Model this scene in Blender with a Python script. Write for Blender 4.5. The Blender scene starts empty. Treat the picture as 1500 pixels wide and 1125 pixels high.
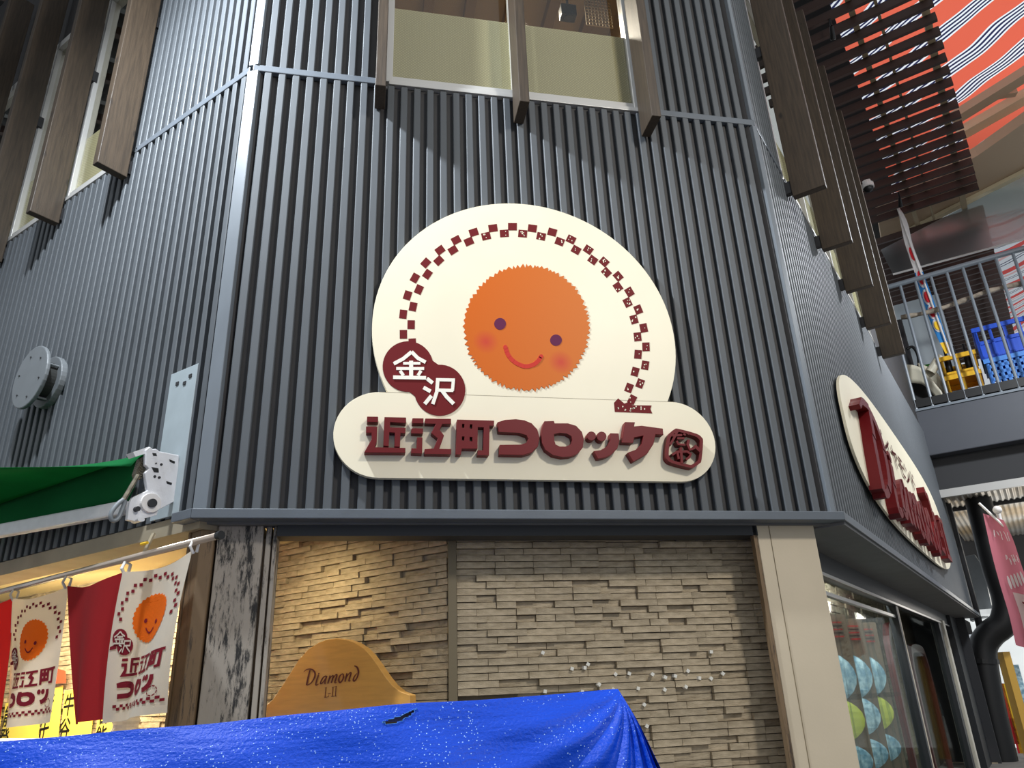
import bpy, bmesh, math, random
from mathutils import Vector, Matrix
from mathutils.geometry import tessellate_polygon
random.seed(7)
S2 = 2 ** -.5
scene = bpy.context.scene
col = scene.collection

# ------------------------------------------------------------------ camera
FPX, PITCH, ROLL, YAW = 1095.7086, 0.3912, -0.0419, 0.2047
CAM = Vector((1.0140, -5.0445, 1.6))
W = 4.4571                      # width of the chamfered front wall
Fw = Vector((math.sin(YAW) * math.cos(PITCH), math.cos(YAW) * math.cos(PITCH), math.sin(PITCH)))
R0 = Vector((math.cos(YAW), -math.sin(YAW), 0)); U0 = R0.cross(Fw)
Rt = R0 * math.cos(ROLL) + U0 * math.sin(ROLL)
Up = U0 * math.cos(ROLL) - R0 * math.sin(ROLL)
cd = bpy.data.cameras.new('camera'); cam = bpy.data.objects.new('camera', cd); col.objects.link(cam)
cd.sensor_width = 36; cd.lens = FPX / 1500 * 36; cd.clip_end = 200
m = Matrix((Rt, Up, -Fw)).transposed().to_4x4(); m.translation = CAM
cam.matrix_world = m
scene.camera = cam

# ------------------------------------------------------------------ light
world = bpy.data.worlds.new('arcade_daylight'); scene.world = world; world.use_nodes = True
world.node_tree.nodes['Background'].inputs[0].default_value = (0.86, 0.93, 1.0, 1)
world.node_tree.nodes['Background'].inputs[1].default_value = 0.52
def area(name, loc, target, size, power, color=(1, 1, 1), shape='DISK', size_y=None):
    l = bpy.data.lights.new(name, 'AREA'); l.shape = shape; l.size = size; l.energy = power; l.color = color
    if size_y: l.size_y = size_y
    o = bpy.data.objects.new(name, l); col.objects.link(o)
    o.location = loc; o.rotation_euler = (Vector(target) - Vector(loc)).to_track_quat('-Z', 'Y').to_euler()
    return o
area('arcade_lamp', (-1.5, -1.35, 8.15), (1.4, 0.2, 3.0), .28, 520, (.86, .93, 1))
area('arcade_lamp', (5.55, -7.0, 7.95), (2.9, 0, 4.2), .9, 330, (1, .95, .87))
area('arcade_lamp', (12.5, 2.0, 9.0), (9, 5.2, 4.0), .8, 560, (.9, .95, 1))
area('stall_lamp', (-1.9, 2.55, 2.6), (-1.7, 3.2, 1.2), 1.8, 125, (1, .86, .55), 'RECTANGLE', .25)
area('stall_lamp', (.4, .75, 2.62), (.6, 1.2, 1.2), .5, 7, (1, .82, .48), 'RECTANGLE', .2)
scene.view_settings.view_transform = 'Standard'
scene.view_settings.look = 'None'
scene.view_settings.gamma = 1
scene.view_settings.use_curve_mapping = False
scene.view_settings.exposure = 0.15

# ------------------------------------------------------------------ geometry helpers
DIRS = {'A': ((0, 0), (-S2, S2), (-S2, -S2)), 'B': ((0, 0), (1, 0), (0, -1)), 'C': ((W, 0), (S2, S2), (S2, -S2))}
def FP(k, s, off, z):                       # facade coordinates -> world
    o, d, n = DIRS[k]
    return Vector((o[0] + d[0] * s + n[0] * off, o[1] + d[1] * s + n[1] * off, z))
def hit(x, y, p0, n):                       # photograph ray on a real plane
    d = Fw * FPX + Rt * (x - 750) - Up * (y - 562.5)
    n = Vector(n); t = (Vector(p0) - CAM).dot(n) / d.dot(n)
    return CAM + d * t
def fsz(k, x, y, off):
    o, d, n = DIRS[k]
    h = hit(x, y, FP(k, 0, off, 0), (n[0], n[1], 0)); v = h - Vector((o[0], o[1], 0))
    return v.x * d[0] + v.y * d[1], h.z
def zso(k, x, y, z):
    o, d, n = DIRS[k]
    h = hit(x, y, (0, 0, z), (0, 0, 1)); v = h - Vector((o[0], o[1], 0))
    return v.x * d[0] + v.y * d[1], v.x * n[0] + v.y * n[1]
def perp(k, S, x, y):
    o, d, n = DIRS[k]; h = hit(x, y, FP(k, S, 0, 0), (d[0], d[1], 0)); v = h - FP(k, S, 0, 0)
    return v.x * n[0] + v.y * n[1], h.z

def world_loc(o):
    v = Vector((0, 0, 0))
    while o: v = v + o.location; o = o.parent
    return v
def tag(o, label=None, cat=None, group=None, kind=None):
    if label: o['label'] = label
    if cat: o['category'] = cat
    if group: o['group'] = group
    if kind: o['kind'] = kind
    return o
def thing(name, loc, label, cat, group=None):
    o = bpy.data.objects.new(name, None); col.objects.link(o); o.location = loc; o.empty_display_size = .05
    return tag(o, label, cat, group)

class MB:
    def __init__(s): s.v = []; s.f = []
    def quad(s, a, b, c, d):
        n = len(s.v); s.v += [Vector(a), Vector(b), Vector(c), Vector(d)]; s.f.append((n, n + 1, n + 2, n + 3)); return s
    def hexa(s, p):                          # 8 points: bottom 4 then top 4
        n = len(s.v); s.v += [Vector(q) for q in p]
        for f in ((0, 3, 2, 1), (4, 5, 6, 7), (0, 1, 5, 4), (1, 2, 6, 5), (2, 3, 7, 6), (3, 0, 4, 7)): s.f.append(tuple(n + i for i in f))
        return s
    def box(s, x0, x1, y0, y1, z0, z1):
        return s.hexa([(x0, y0, z0), (x1, y0, z0), (x1, y1, z0), (x0, y1, z0), (x0, y0, z1), (x1, y0, z1), (x1, y1, z1), (x0, y1, z1)])
    def fbox(s, k, s0, s1, o0, o1, z0, z1):
        P = lambda a, b, c: FP(k, a, b, c)
        return s.hexa([P(s0, o1, z0), P(s1, o1, z0), P(s1, o0, z0), P(s0, o0, z0), P(s0, o1, z1), P(s1, o1, z1), P(s1, o0, z1), P(s0, o0, z1)])
    def bar(s, a, b, w, h, up=(0, 0, 1)):
        a = Vector(a); b = Vector(b); d = (b - a).normalized(); u = Vector(up); x = d.cross(u).normalized(); y = x.cross(d)
        q = [x * (i * w / 2) + y * (j * h / 2) for i, j in ((-1, -1), (1, -1), (1, 1), (-1, 1))]
        return s.hexa([a + k for k in q] + [b + k for k in q])
    def prism(s, loops, M0, M1):             # loops: outer + holes in 2D; M0, M1 map 2D->3D (front, back)
        flat = [p for l in loops for p in l]
        tris = tessellate_polygon([[Vector((p[0], p[1], 0)) for p in l] for l in loops])
        n = len(s.v); N = len(flat)
        s.v += [Vector(M0(p)) for p in flat] + [Vector(M1(p)) for p in flat]
        for t in tris: s.f.append(tuple(n + i for i in t)); s.f.append(tuple(n + N + i for i in reversed(t)))
        k = 0
        for l in loops:
            for i in range(len(l)):
                a = n + k + i; b = n + k + (i + 1) % len(l); s.f.append((a, b, b + N, a + N))
            k += len(l)
        return s
    def flat(s, loops, M):
        flat = [p for l in loops for p in l]
        tris = tessellate_polygon([[Vector((p[0], p[1], 0)) for p in l] for l in loops]); n = len(s.v)
        s.v += [Vector(M(p)) for p in flat]
        for t in tris: s.f.append(tuple(n + i for i in t))
        return s
    def tube(s, pts, r, n=10, cap=True, r2=None):
        pts = [Vector(p) for p in pts]; b0 = len(s.v); last = None
        for i, p in enumerate(pts):
            d = (pts[min(i + 1, len(pts) - 1)] - pts[max(i - 1, 0)]).normalized()
            if last is None:
                x = d.cross(Vector((0, 0, 1)));
                if x.length < .01: x = d.cross(Vector((1, 0, 0)))
            else: x = last - d * last.dot(d)
            x.normalize(); last = x; y = d.cross(x)
            rr = r if r2 is None else r + (r2 - r) * i / (len(pts) - 1)
            if isinstance(r, (list, tuple)): rr = r[i]
            for k in range(n):
                a = 2 * math.pi * k / n; s.v.append(p + x * math.cos(a) * rr + y * math.sin(a) * rr)
        for i in range(len(pts) - 1):
            for k in range(n):
                a = b0 + i * n + k; b = b0 + i * n + (k + 1) % n; s.f.append((a, b, b + n, a + n))
        if cap:
            s.f.append(tuple(b0 + k for k in reversed(range(n)))); e = b0 + (len(pts) - 1) * n; s.f.append(tuple(e + k for k in range(n)))
        return s
    def grid(s, fn, nu, nv):
        n = len(s.v)
        for j in range(nv + 1):
            for i in range(nu + 1): s.v.append(Vector(fn(i / nu, j / nv)))
        for j in range(nv):
            for i in range(nu):
                a = n + j * (nu + 1) + i; s.f.append((a, a + 1, a + nu + 2, a + nu + 1))
        return s
    def build(s, name, mat, parent=None, smooth=False, bevel=0, origin=None, solid=0, fix=True):
        me = bpy.data.meshes.new(name)
        org = world_loc(parent) if parent else Vector((0, 0, 0))
        o = bpy.data.objects.new(name, me)
        if parent: o.parent = parent
        elif origin is not None: org = Vector(origin); o.location = org
        me.from_pydata([v - org for v in s.v], [], s.f); me.materials.append(mat)
        if fix:
            bm = bmesh.new(); bm.from_mesh(me); bmesh.ops.recalc_face_normals(bm, faces=bm.faces); bm.to_mesh(me); bm.free()
        if smooth:
            for p in me.polygons: p.use_smooth = True
        col.objects.link(o)
        if solid: md = o.modifiers.new('solid', 'SOLIDIFY'); md.thickness = solid; md.offset = 0
        if bevel: md = o.modifiers.new('bevel', 'BEVEL'); md.width = bevel; md.segments = 2; md.limit_method = 'ANGLE'
        return o
def stroke(pts, w):                          # polyline ribbon -> closed 2D outline; w a number or a list
    n = len(pts); L = []; Rr = []
    ws = w if isinstance(w, (list, tuple)) else [w] * n
    for i, (x, y) in enumerate(pts):
        a = pts[max(i - 1, 0)]; b = pts[min(i + 1, n - 1)]; dx, dy = b[0] - a[0], b[1] - a[1]; l = math.hypot(dx, dy) or 1
        k = ws[i] / 2; L.append((x - dy / l * k, y + dx / l * k)); Rr.append((x + dy / l * k, y - dx / l * k))
    return L + Rr[::-1]
def ribbon(mb, pts, w, M0, M1=None):         # built quad by quad so that it may curl
    o = stroke(pts, w); n = len(pts)
    for i in range(n - 1):
        q = [o[i], o[i + 1], o[2 * n - 2 - i], o[2 * n - 1 - i]]
        if M1: mb.prism([q], M0, M1)
        else: mb.flat([q], M0)
def smooth_line(pts, k=4):
    out = []
    P = [pts[0]] + list(pts) + [pts[-1]]
    for i in range(1, len(P) - 2):
        for j in range(k):
            t = j / k
            out.append(tuple(.5 * ((2 * P[i][c]) + (-P[i - 1][c] + P[i + 1][c]) * t + (2 * P[i - 1][c] - 5 * P[i][c] + 4 * P[i + 1][c] - P[i + 2][c]) * t * t + (-P[i - 1][c] + 3 * P[i][c] - 3 * P[i + 1][c] + P[i + 2][c]) * t ** 3) for c in range(2)))
    out.append(tuple(pts[-1])); return out
def ellipse(cx, cy, rx, ry, n=28, a0=0): return [(cx + rx * math.cos(a0 + 2 * math.pi * i / n), cy + ry * math.sin(a0 + 2 * math.pi * i / n)) for i in range(n)]
def text2d(txt, size=1.0):                   # built-in font glyphs as 2D faces
    c = bpy.data.curves.new('glyphs', 'FONT'); c.body = txt; c.size = size; c.resolution_u = 3
    o = bpy.data.objects.new('glyphs', c); col.objects.link(o)
    me = bpy.data.meshes.new_from_object(o.evaluated_get(bpy.context.evaluated_depsgraph_get()))
    vs = [(v.co.x, v.co.y) for v in me.vertices]; fs = [tuple(p.vertices) for p in me.polygons]
    bpy.data.objects.remove(o); bpy.data.curves.remove(c); bpy.data.meshes.remove(me)
    return vs, fs
def put_text(mb, txt, size, M, bold=0):
    for dx, dy in (((0, 0),) if not bold else ((-bold, 0), (bold, 0), (0, bold), (0, -bold))):
        vs, fs = text2d(txt, size); n = len(mb.v)
        mb.v += [Vector(M((x + dx, y + dy))) for x, y in vs]; mb.f += [tuple(n + i for i in f) for f in fs]

# ------------------------------------------------------------------ materials
def lin(c): return tuple(((x / 255) / 12.92 if x / 255 <= .04045 else ((x / 255 + .055) / 1.055) ** 2.4) for x in c)
def mat(name, rgb, rough=.6, metal=0, noise=0, nscale=8, stretch=(1, 1, 1), bump=0, bscale=60, rand=0, spec=.5, sss=0, rgb2=None, coat=0):
    m = bpy.data.materials.new(name); m.use_nodes = True; nt = m.node_tree; b = nt.nodes['Principled BSDF']
    c = lin(rgb); b.inputs['Base Color'].default_value = (*c, 1); b.inputs['Roughness'].default_value = rough
    b.inputs['Metallic'].default_value = metal; b.inputs['Specular IOR Level'].default_value = spec
    if coat: b.inputs['Coat Weight'].default_value = coat; b.inputs['Coat Roughness'].default_value = .08
    N = nt.nodes.new; L = nt.links.new
    tc = N('ShaderNodeTexCoord'); mp = N('ShaderNodeMapping'); mp.inputs['Scale'].default_value = stretch; L(tc.outputs['Object'], mp.inputs[0])
    out = None
    if noise or rgb2:
        nz = N('ShaderNodeTexNoise'); nz.inputs['Scale'].default_value = nscale; nz.inputs['Detail'].default_value = 6; L(mp.outputs[0], nz.inputs['Vector'])
        cr = N('ShaderNodeValToRGB'); cr.color_ramp.elements[0].position = .35; cr.color_ramp.elements[1].position = .65
        c2 = lin(rgb2) if rgb2 else c
        cr.color_ramp.elements[0].color = (*[x * (1 - noise) for x in c2], 1); cr.color_ramp.elements[1].color = (*[min(1, x * (1 + noise)) for x in c], 1)
        L(nz.outputs['Fac'], cr.inputs[0]); out = cr.outputs[0]
    if rand:
        oi = N('ShaderNodeObjectInfo'); mr = N('ShaderNodeMapRange'); mr.inputs['To Min'].default_value = 1 - rand; mr.inputs['To Max'].default_value = 1 + rand * .6
        L(oi.outputs['Random'], mr.inputs[0]); mx = N('ShaderNodeVectorMath'); mx.operation = 'SCALE'
        if out: L(out, mx.inputs[0])
        else: mx.inputs[0].default_value = c
        L(mr.outputs[0], mx.inputs['Scale']); out = mx.outputs[0]
    if out: L(out, b.inputs['Base Color'])
    if bump:
        bz = N('ShaderNodeTexNoise'); bz.inputs['Scale'].default_value = bscale; bz.inputs['Detail'].default_value = 4; L(mp.outputs[0], bz.inputs['Vector'])
        bp = N('ShaderNodeBump'); bp.inputs['Strength'].default_value = bump; bp.inputs['Distance'].default_value = .01; L(bz.outputs['Fac'], bp.inputs['Height']); L(bp.outputs[0], b.inputs['Normal'])
    return m
def glass(name, rgb, amount, rough=.03):     # thin pane: mostly clear, with reflections
    m = bpy.data.materials.new(name); m.use_nodes = True; nt = m.node_tree; nt.nodes.clear(); N = nt.nodes.new; L = nt.links.new
    o = N('ShaderNodeOutputMaterial'); mx = N('ShaderNodeMixShader'); t = N('ShaderNodeBsdfTransparent'); g = N('ShaderNodeBsdfGlossy')
    t.inputs[0].default_value = (*lin(rgb), 1); g.inputs['Roughness'].default_value = rough
    mx.inputs[0].default_value = amount; L(t.outputs[0], mx.inputs[1]); L(g.outputs[0], mx.inputs[2]); L(mx.outputs[0], o.inputs[0])
    return m
def emit(name, rgb, st):
    m = mat(name, rgb); b = m.node_tree.nodes['Principled BSDF']; b.inputs['Emission Color'].default_value = (*lin(rgb), 1); b.inputs['Emission Strength'].default_value = st; return m
def cloth(name, rgb, tr=.35, **k):           # fabric that lets some light through
    m = mat(name, rgb, rough=.85, spec=.2, **k); nt = m.node_tree; N = nt.nodes.new; L = nt.links.new; b = nt.nodes['Principled BSDF']; o = nt.nodes['Material Output']
    t = N('ShaderNodeBsdfTranslucent'); t.inputs[0].default_value = (*lin(rgb), 1); mx = N('ShaderNodeMixShader'); mx.inputs[0].default_value = tr
    if b.inputs['Base Color'].links: L(b.inputs['Base Color'].links[0].from_socket, t.inputs[0])
    L(b.outputs[0], mx.inputs[1]); L(t.outputs[0], mx.inputs[2]); L(mx.outputs[0], o.inputs[0]); return m
def worn_wood(name, rgb, dark, thr=.52, sc=(14, 14, 1.5)):
    m = mat(name, rgb, rough=.7, noise=.1, nscale=3, bump=.25, bscale=30, stretch=(1, 1, .15)); nt = m.node_tree; N = nt.nodes.new; L = nt.links.new; b = nt.nodes['Principled BSDF']
    src = b.inputs['Base Color'].links[0].from_socket
    tc = N('ShaderNodeTexCoord'); mp = N('ShaderNodeMapping'); mp.inputs['Scale'].default_value = sc; L(tc.outputs['Object'], mp.inputs[0])
    nz = N('ShaderNodeTexNoise'); nz.inputs['Scale'].default_value = 1.6; nz.inputs['Detail'].default_value = 10; nz.inputs['Roughness'].default_value = .78; L(mp.outputs[0], nz.inputs['Vector'])
    cr = N('ShaderNodeValToRGB'); cr.color_ramp.elements[0].position = thr; cr.color_ramp.elements[0].color = (0, 0, 0, 1); cr.color_ramp.elements[1].position = thr + .08; L(nz.outputs['Fac'], cr.inputs[0])
    mx = N('ShaderNodeMix'); mx.data_type = 'RGBA'; L(cr.outputs[0], mx.inputs[0]); L(src, mx.inputs[6]); mx.inputs[7].default_value = (*lin(dark), 1); L(mx.outputs[2], b.inputs['Base Color']); return m
def beam_wood(name, rgb, dark):              # vertical planks: long grain with a few knots
    m = mat(name, rgb, rough=.55, noise=.12, nscale=9, stretch=(6, 6, .35), rgb2=dark, bump=.15, bscale=40); nt = m.node_tree; N = nt.nodes.new; L = nt.links.new; b = nt.nodes['Principled BSDF']
    src = b.inputs['Base Color'].links[0].from_socket
    tc = N('ShaderNodeTexCoord'); mp = N('ShaderNodeMapping'); mp.inputs['Scale'].default_value = (5, 5, 2.2); L(tc.outputs['Object'], mp.inputs[0])
    vo = N('ShaderNodeTexVoronoi'); vo.inputs['Scale'].default_value = 1; L(mp.outputs[0], vo.inputs['Vector'])
    cr = N('ShaderNodeValToRGB'); cr.color_ramp.elements[0].position = .05; cr.color_ramp.elements[0].color = (1, 1, 1, 1); cr.color_ramp.elements[1].position = .12; cr.color_ramp.elements[1].color = (0, 0, 0, 1); L(vo.outputs['Distance'], cr.inputs[0])
    mx = N('ShaderNodeMix'); mx.data_type = 'RGBA'; L(cr.outputs[0], mx.inputs[0]); L(src, mx.inputs[6]); mx.inputs[7].default_value = (*[x * .4 for x in lin(dark)], 1); L(mx.outputs[2], b.inputs['Base Color']); return m

M = dict(
 rib=mat('grey_painted_rib', (77, 81, 85), rough=.58, noise=.07, nscale=3, stretch=(1, 1, .3), bump=.06, bscale=25, rand=.05),
 wall=mat('grey_shaded_recess', (47, 45, 45), rough=.6, noise=.1, nscale=4),  # wall between the ribs, its shade darkened into the base colour
 trim=mat('grey_painted_trim', (88, 94, 101), rough=.45, noise=.06, nscale=5, bump=.05),
 corner=mat('pale_grey_corner_metal', (104, 110, 116), rough=.38, noise=.08, nscale=4, stretch=(1, 1, .4)),
 soffit=mat('grey_soffit', (98, 98, 98), rough=.7, noise=.08, nscale=4, bump=.08),
 soffitA=mat('beige_soffit', (150, 138, 116), rough=.7, noise=.1, nscale=3, bump=.08),
 dark=mat('dark_header', (30, 32, 36), rough=.5),
 black=mat('black_plastic', (16, 16, 17), rough=.45),
 fin=beam_wood('brown_beam_wood', (64, 52, 39), (56, 45, 33)),
 alu=mat('aluminium_frame', (196, 194, 190), rough=.35, metal=.3),
 steel=mat('bracket_steel', (60, 60, 62), rough=.45, metal=.6),
 cream=mat('cream_enamel', (234, 224, 198), rough=.42, noise=.02, nscale=2, spec=.3),
 maroon=mat('maroon_enamel', (100, 15, 20), rough=.45, spec=.25),
 maroonf=mat('maroon_vinyl', (104, 16, 20), rough=.6, spec=.2),
 whitev=mat('white_vinyl', (240, 236, 222), rough=.4),
 eye=mat('purple_eye_vinyl', (96, 36, 70), rough=.6, spec=.15), smile=mat('red_smile_vinyl', (196, 56, 46), rough=.6, spec=.15),
 brick=mat('sandstone_brick', (184, 168, 142), rough=.85, noise=.12, nscale=9, stretch=(1, 1, 3), bump=.5, bscale=45, rand=.13, rgb2=(164, 148, 122)),
 brickback=mat('stone_backing', (104, 94, 78), rough=.9, noise=.15, nscale=12),
 stud=mat('white_stud', (235, 232, 222), rough=.4),
 creamceil=mat('cream_ceiling', (226, 208, 160), rough=.8),
 beige=mat('beige_column_paint', (196, 182, 158), rough=.55, noise=.04, nscale=2, bump=.05),
 beige2=mat('pale_column_edge', (206, 200, 184), rough=.5, noise=.05, nscale=3),
 browncol=worn_wood('worn_brown_wood', (116, 94, 68), (52, 41, 32), .54),
 greycol=worn_wood('peeling_grey_wood', (156, 147, 136), (34, 32, 31), .5, (9, 9, 1.8)),
 board=mat('varnished_board', (206, 152, 76), rough=.35, noise=.07, nscale=4, stretch=(1, 1, 9), coat=.4),
 boardedge=mat('board_edge', (120, 108, 84), rough=.6),
 darkred=mat('dark_red_paint', (92, 26, 24), rough=.4),
 tarp=None,
 flagw=cloth('white_noren_cloth', (226, 214, 196), .4, bump=.15, bscale=220),
 flagm=cloth('maroon_noren_cloth', (138, 26, 30), .25, bump=.15, bscale=220),
 flagr=cloth('red_noren_cloth', (196, 30, 26), .3, bump=.15, bscale=220),
 printm=cloth('maroon_print', (120, 22, 36), .2), printo=cloth('orange_print', (240, 116, 24), .45),
 polem=mat('pole_metal', (206, 188, 172), rough=.2, metal=.7), whitep=mat('white_plastic', (226, 222, 218), rough=.45, noise=.05, nscale=9),
 awn=cloth('green_awning_cloth', (26, 122, 66), .5, noise=.12, nscale=2),
 whitem=mat('white_coated_metal', (222, 222, 224), rough=.35, noise=.04, nscale=12, bump=.1, bscale=90),
 greyp=mat('grey_plastic', (120, 126, 130), rough=.5), rust=mat('worn_steel', (104, 98, 84), rough=.5, metal=.5, noise=.4, nscale=30),
 ventm=mat('vent_grey_metal', (104, 108, 111), rough=.45, noise=.05, nscale=6), ventd=mat('vent_dark_mesh', (28, 30, 28), rough=.8),
 plate=mat('pale_blue_grey_plate', (150, 160, 164), rough=.4, noise=.06, nscale=5),
 slat=mat('dark_brown_slat', (62, 44, 38), rough=.6, rand=.08), purlin=mat('beige_purlin', (176, 158, 128), rough=.7),
 tan=mat('tan_fascia', (196, 172, 144), rough=.7), creambeam=mat('cream_beam', (226, 212, 178), rough=.6),
 grey=mat('grey_balcony_paint', (74, 77, 84), rough=.5, noise=.04, nscale=1.5), dgrey=mat('dark_grey_wall', (48, 48, 50), rough=.7),
 railm=mat('rail_grey_paint', (118, 126, 134), rough=.4), lag=mat('lagged_pipe', (150, 138, 122), rough=.7, noise=.35, nscale=9),
 canopy=mat('corrugated_metal', (196, 196, 194), rough=.35, metal=.4, rgb2=(168, 148, 118), noise=.05, nscale=.6),
 yellow=mat('yellow_crate', (232, 178, 20), rough=.45), blue=mat('blue_crate', (24, 82, 205), rough=.4), blue2=mat('light_blue_crate', (70, 140, 225), rough=.4), green=mat('green_crate', (60, 150, 40), rough=.45),
 chair=mat('cream_bent_panel', (206, 200, 180), rough=.4), lightwall=mat('light_grey_wall', (170, 178, 182), rough=.6),
 pink=cloth('pink_noren_cloth', (214, 128, 142), .4), pinkw=cloth('pale_noren_cloth', (232, 214, 210), .3),
 sky=cloth('sky_blue_banner', (60, 140, 210), .3), bw=cloth('white_banner', (225, 220, 218), .3), bred=mat('banner_red', (190, 22, 36), rough=.8), by=mat('banner_yellow', (236, 190, 40), rough=.8),
 mustard=mat('mustard_post', (206, 160, 66), rough=.5), shopwhite=emit('glowing_white_panel', (232, 236, 236), .55), louvre=mat('cream_louvre', (206, 186, 156), rough=.6),  # white shop panel emits; the shop's brightness is put into the material
 poster=mat('yellow_poster', (240, 220, 90), rough=.5), ink=mat('black_ink', (40, 34, 20), rough=.6), redp=mat('red_valance', (222, 72, 40), rough=.6),
 clear=glass('clear_pane', (244, 243, 238), .06), clear2=glass('reflective_pane', (238, 242, 240), .05), vinyl=glass('clear_vinyl_sheet', (240, 244, 244), .035, .12),
 roomc=mat('room_ceiling', (150, 130, 100), rough=.8), roomj=mat('room_joist', (112, 90, 62), rough=.7),
 floor=mat('street_paving', (120, 116, 110), rough=.8, noise=.15, nscale=3), bark=mat('menu_picture_red', (176, 40, 30), rough=.5), pblue=mat('menu_picture_blue', (206, 232, 242), rough=.4, noise=.12, nscale=14, rgb2=(120, 170, 196)), pyel=mat('menu_picture_yellow', (222, 224, 90), rough=.4), pbrown=mat('menu_board_brown', (120, 100, 82), rough=.5),
)
# frosted dotted window film
def frosted():
    m = mat('frosted_dotted_film', (150, 156, 140), rough=.38, spec=.5); nt = m.node_tree; N = nt.nodes.new; L = nt.links.new; b = nt.nodes['Principled BSDF']
    tc = N('ShaderNodeTexCoord'); sx = N('ShaderNodeSeparateXYZ'); L(tc.outputs['Object'], sx.inputs[0]); hs = []
    for i, ax in enumerate(('X', 'Z')):
        a = N('ShaderNodeMath'); a.operation = 'MULTIPLY'; a.inputs[1].default_value = 2 * math.pi / .03; L(sx.outputs[ax], a.inputs[0])
        s_ = N('ShaderNodeMath'); s_.operation = 'SINE'; L(a.outputs[0], s_.inputs[0]); hs.append(s_)
    ad = N('ShaderNodeMath'); ad.operation = 'MULTIPLY'; L(hs[0].outputs[0], ad.inputs[0]); L(hs[1].outputs[0], ad.inputs[1])
    cr = N('ShaderNodeValToRGB'); cr.color_ramp.elements[0].color = (*lin((172, 168, 140)), 1); cr.color_ramp.elements[1].color = (*lin((206, 202, 170)), 1); L(ad.outputs[0], cr.inputs[0]); L(cr.outputs[0], b.inputs['Base Color']); return m
M['frost'] = frosted()
def tarpmat():
    m = mat('blue_polyethylene_sheet', (5, 70, 202), rough=.5, noise=.06, nscale=2.5, spec=.22); nt = m.node_tree; N = nt.nodes.new; L = nt.links.new; b = nt.nodes['Principled BSDF']
    tc = N('ShaderNodeTexCoord'); w1 = N('ShaderNodeTexNoise'); w1.inputs['Scale'].default_value = 130; w1.inputs['Detail'].default_value = 2; L(tc.outputs['Object'], w1.inputs['Vector'])
    mp = N('ShaderNodeMapping'); mp.inputs['Rotation'].default_value = (0, .5, 0); mp.inputs['Scale'].default_value = (3, 6, 22); L(tc.outputs['Object'], mp.inputs[0])
    w2 = N('ShaderNodeTexNoise'); w2.inputs['Scale'].default_value = 2.2; w2.inputs['Detail'].default_value = 5; L(mp.outputs[0], w2.inputs['Vector'])
    b1 = N('ShaderNodeBump'); b1.inputs['Strength'].default_value = .35; b1.inputs['Distance'].default_value = .006; L(w1.outputs['Fac'], b1.inputs['Height'])
    b2 = N('ShaderNodeBump'); b2.inputs['Strength'].default_value = .25; b2.inputs['Distance'].default_value = .02; L(w2.outputs['Fac'], b2.inputs['Height']); L(b1.outputs[0], b2.inputs['Normal']); L(b2.outputs[0], b.inputs['Normal'])
    vo = N('ShaderNodeTexVoronoi'); vo.inputs['Scale'].default_value = 120; L(tc.outputs['Object'], vo.inputs['Vector'])      # glints of water drops, painted as pale dots in the colour
    cr = N('ShaderNodeValToRGB'); cr.color_ramp.elements[0].position = .13; cr.color_ramp.elements[0].color = (1, 1, 1, 1); cr.color_ramp.elements[1].position = .2; cr.color_ramp.elements[1].color = (0, 0, 0, 1); L(vo.outputs['Distance'], cr.inputs[0])
    sp = N('ShaderNodeTexNoise'); sp.inputs['Scale'].default_value = 14; L(tc.outputs['Object'], sp.inputs['Vector']); c3 = N('ShaderNodeValToRGB'); c3.color_ramp.elements[0].position = .44; c3.color_ramp.elements[1].position = .54; L(sp.outputs['Fac'], c3.inputs[0])
    mu = N('ShaderNodeMath'); mu.operation = 'MULTIPLY'; L(cr.outputs[0], mu.inputs[0]); L(c3.outputs[0], mu.inputs[1])
    mx = N('ShaderNodeMix'); mx.data_type = 'RGBA'; L(mu.outputs[0], mx.inputs[0]); L(b.inputs['Base Color'].links[0].from_socket, mx.inputs[6]); mx.inputs[7].default_value = (*lin((170, 205, 250)), 1); L(mx.outputs[2], b.inputs['Base Color']); return m
M['tarp'] = tarpmat()
def croquette():
    m = mat('orange_croquette_print', (226, 128, 52), rough=.5, spec=.2); nt = m.node_tree; N = nt.nodes.new; L = nt.links.new; b = nt.nodes['Principled BSDF']
    tc = N('ShaderNodeTexCoord'); prev = None
    nz = N('ShaderNodeSeparateXYZ'); L(tc.outputs['Object'], nz.inputs[0]); g = N('ShaderNodeMapRange'); g.inputs['From Min'].default_value = -.5; g.inputs['From Max'].default_value = .5; L(nz.outputs['X'], g.inputs[0])
    base = N('ShaderNodeMix'); base.data_type = 'RGBA'; L(g.outputs[0], base.inputs[0]); base.inputs[6].default_value = (*lin((200, 94, 14)), 1); base.inputs[7].default_value = (*lin((202, 108, 36)), 1); prev = base.outputs[2]
    for cx, cz in CHEEKS:
        v = N('ShaderNodeVectorMath'); v.operation = 'DISTANCE'; L(tc.outputs['Object'], v.inputs[0]); v.inputs[1].default_value = (cx, -.104, cz)
        r = N('ShaderNodeMapRange'); r.inputs['From Min'].default_value = .10; r.inputs['From Max'].default_value = .01; r.inputs['To Min'].default_value = 0; r.inputs['To Max'].default_value = .85; L(v.outputs['Value'], r.inputs[0])
        x = N('ShaderNodeMix'); x.data_type = 'RGBA'; L(r.outputs[0], x.inputs[0]); L(prev, x.inputs[6]); x.inputs[7].default_value = (*lin((192, 58, 44)), 1); prev = x.outputs[2]
    L(prev, b.inputs['Base Color']); return m

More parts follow.
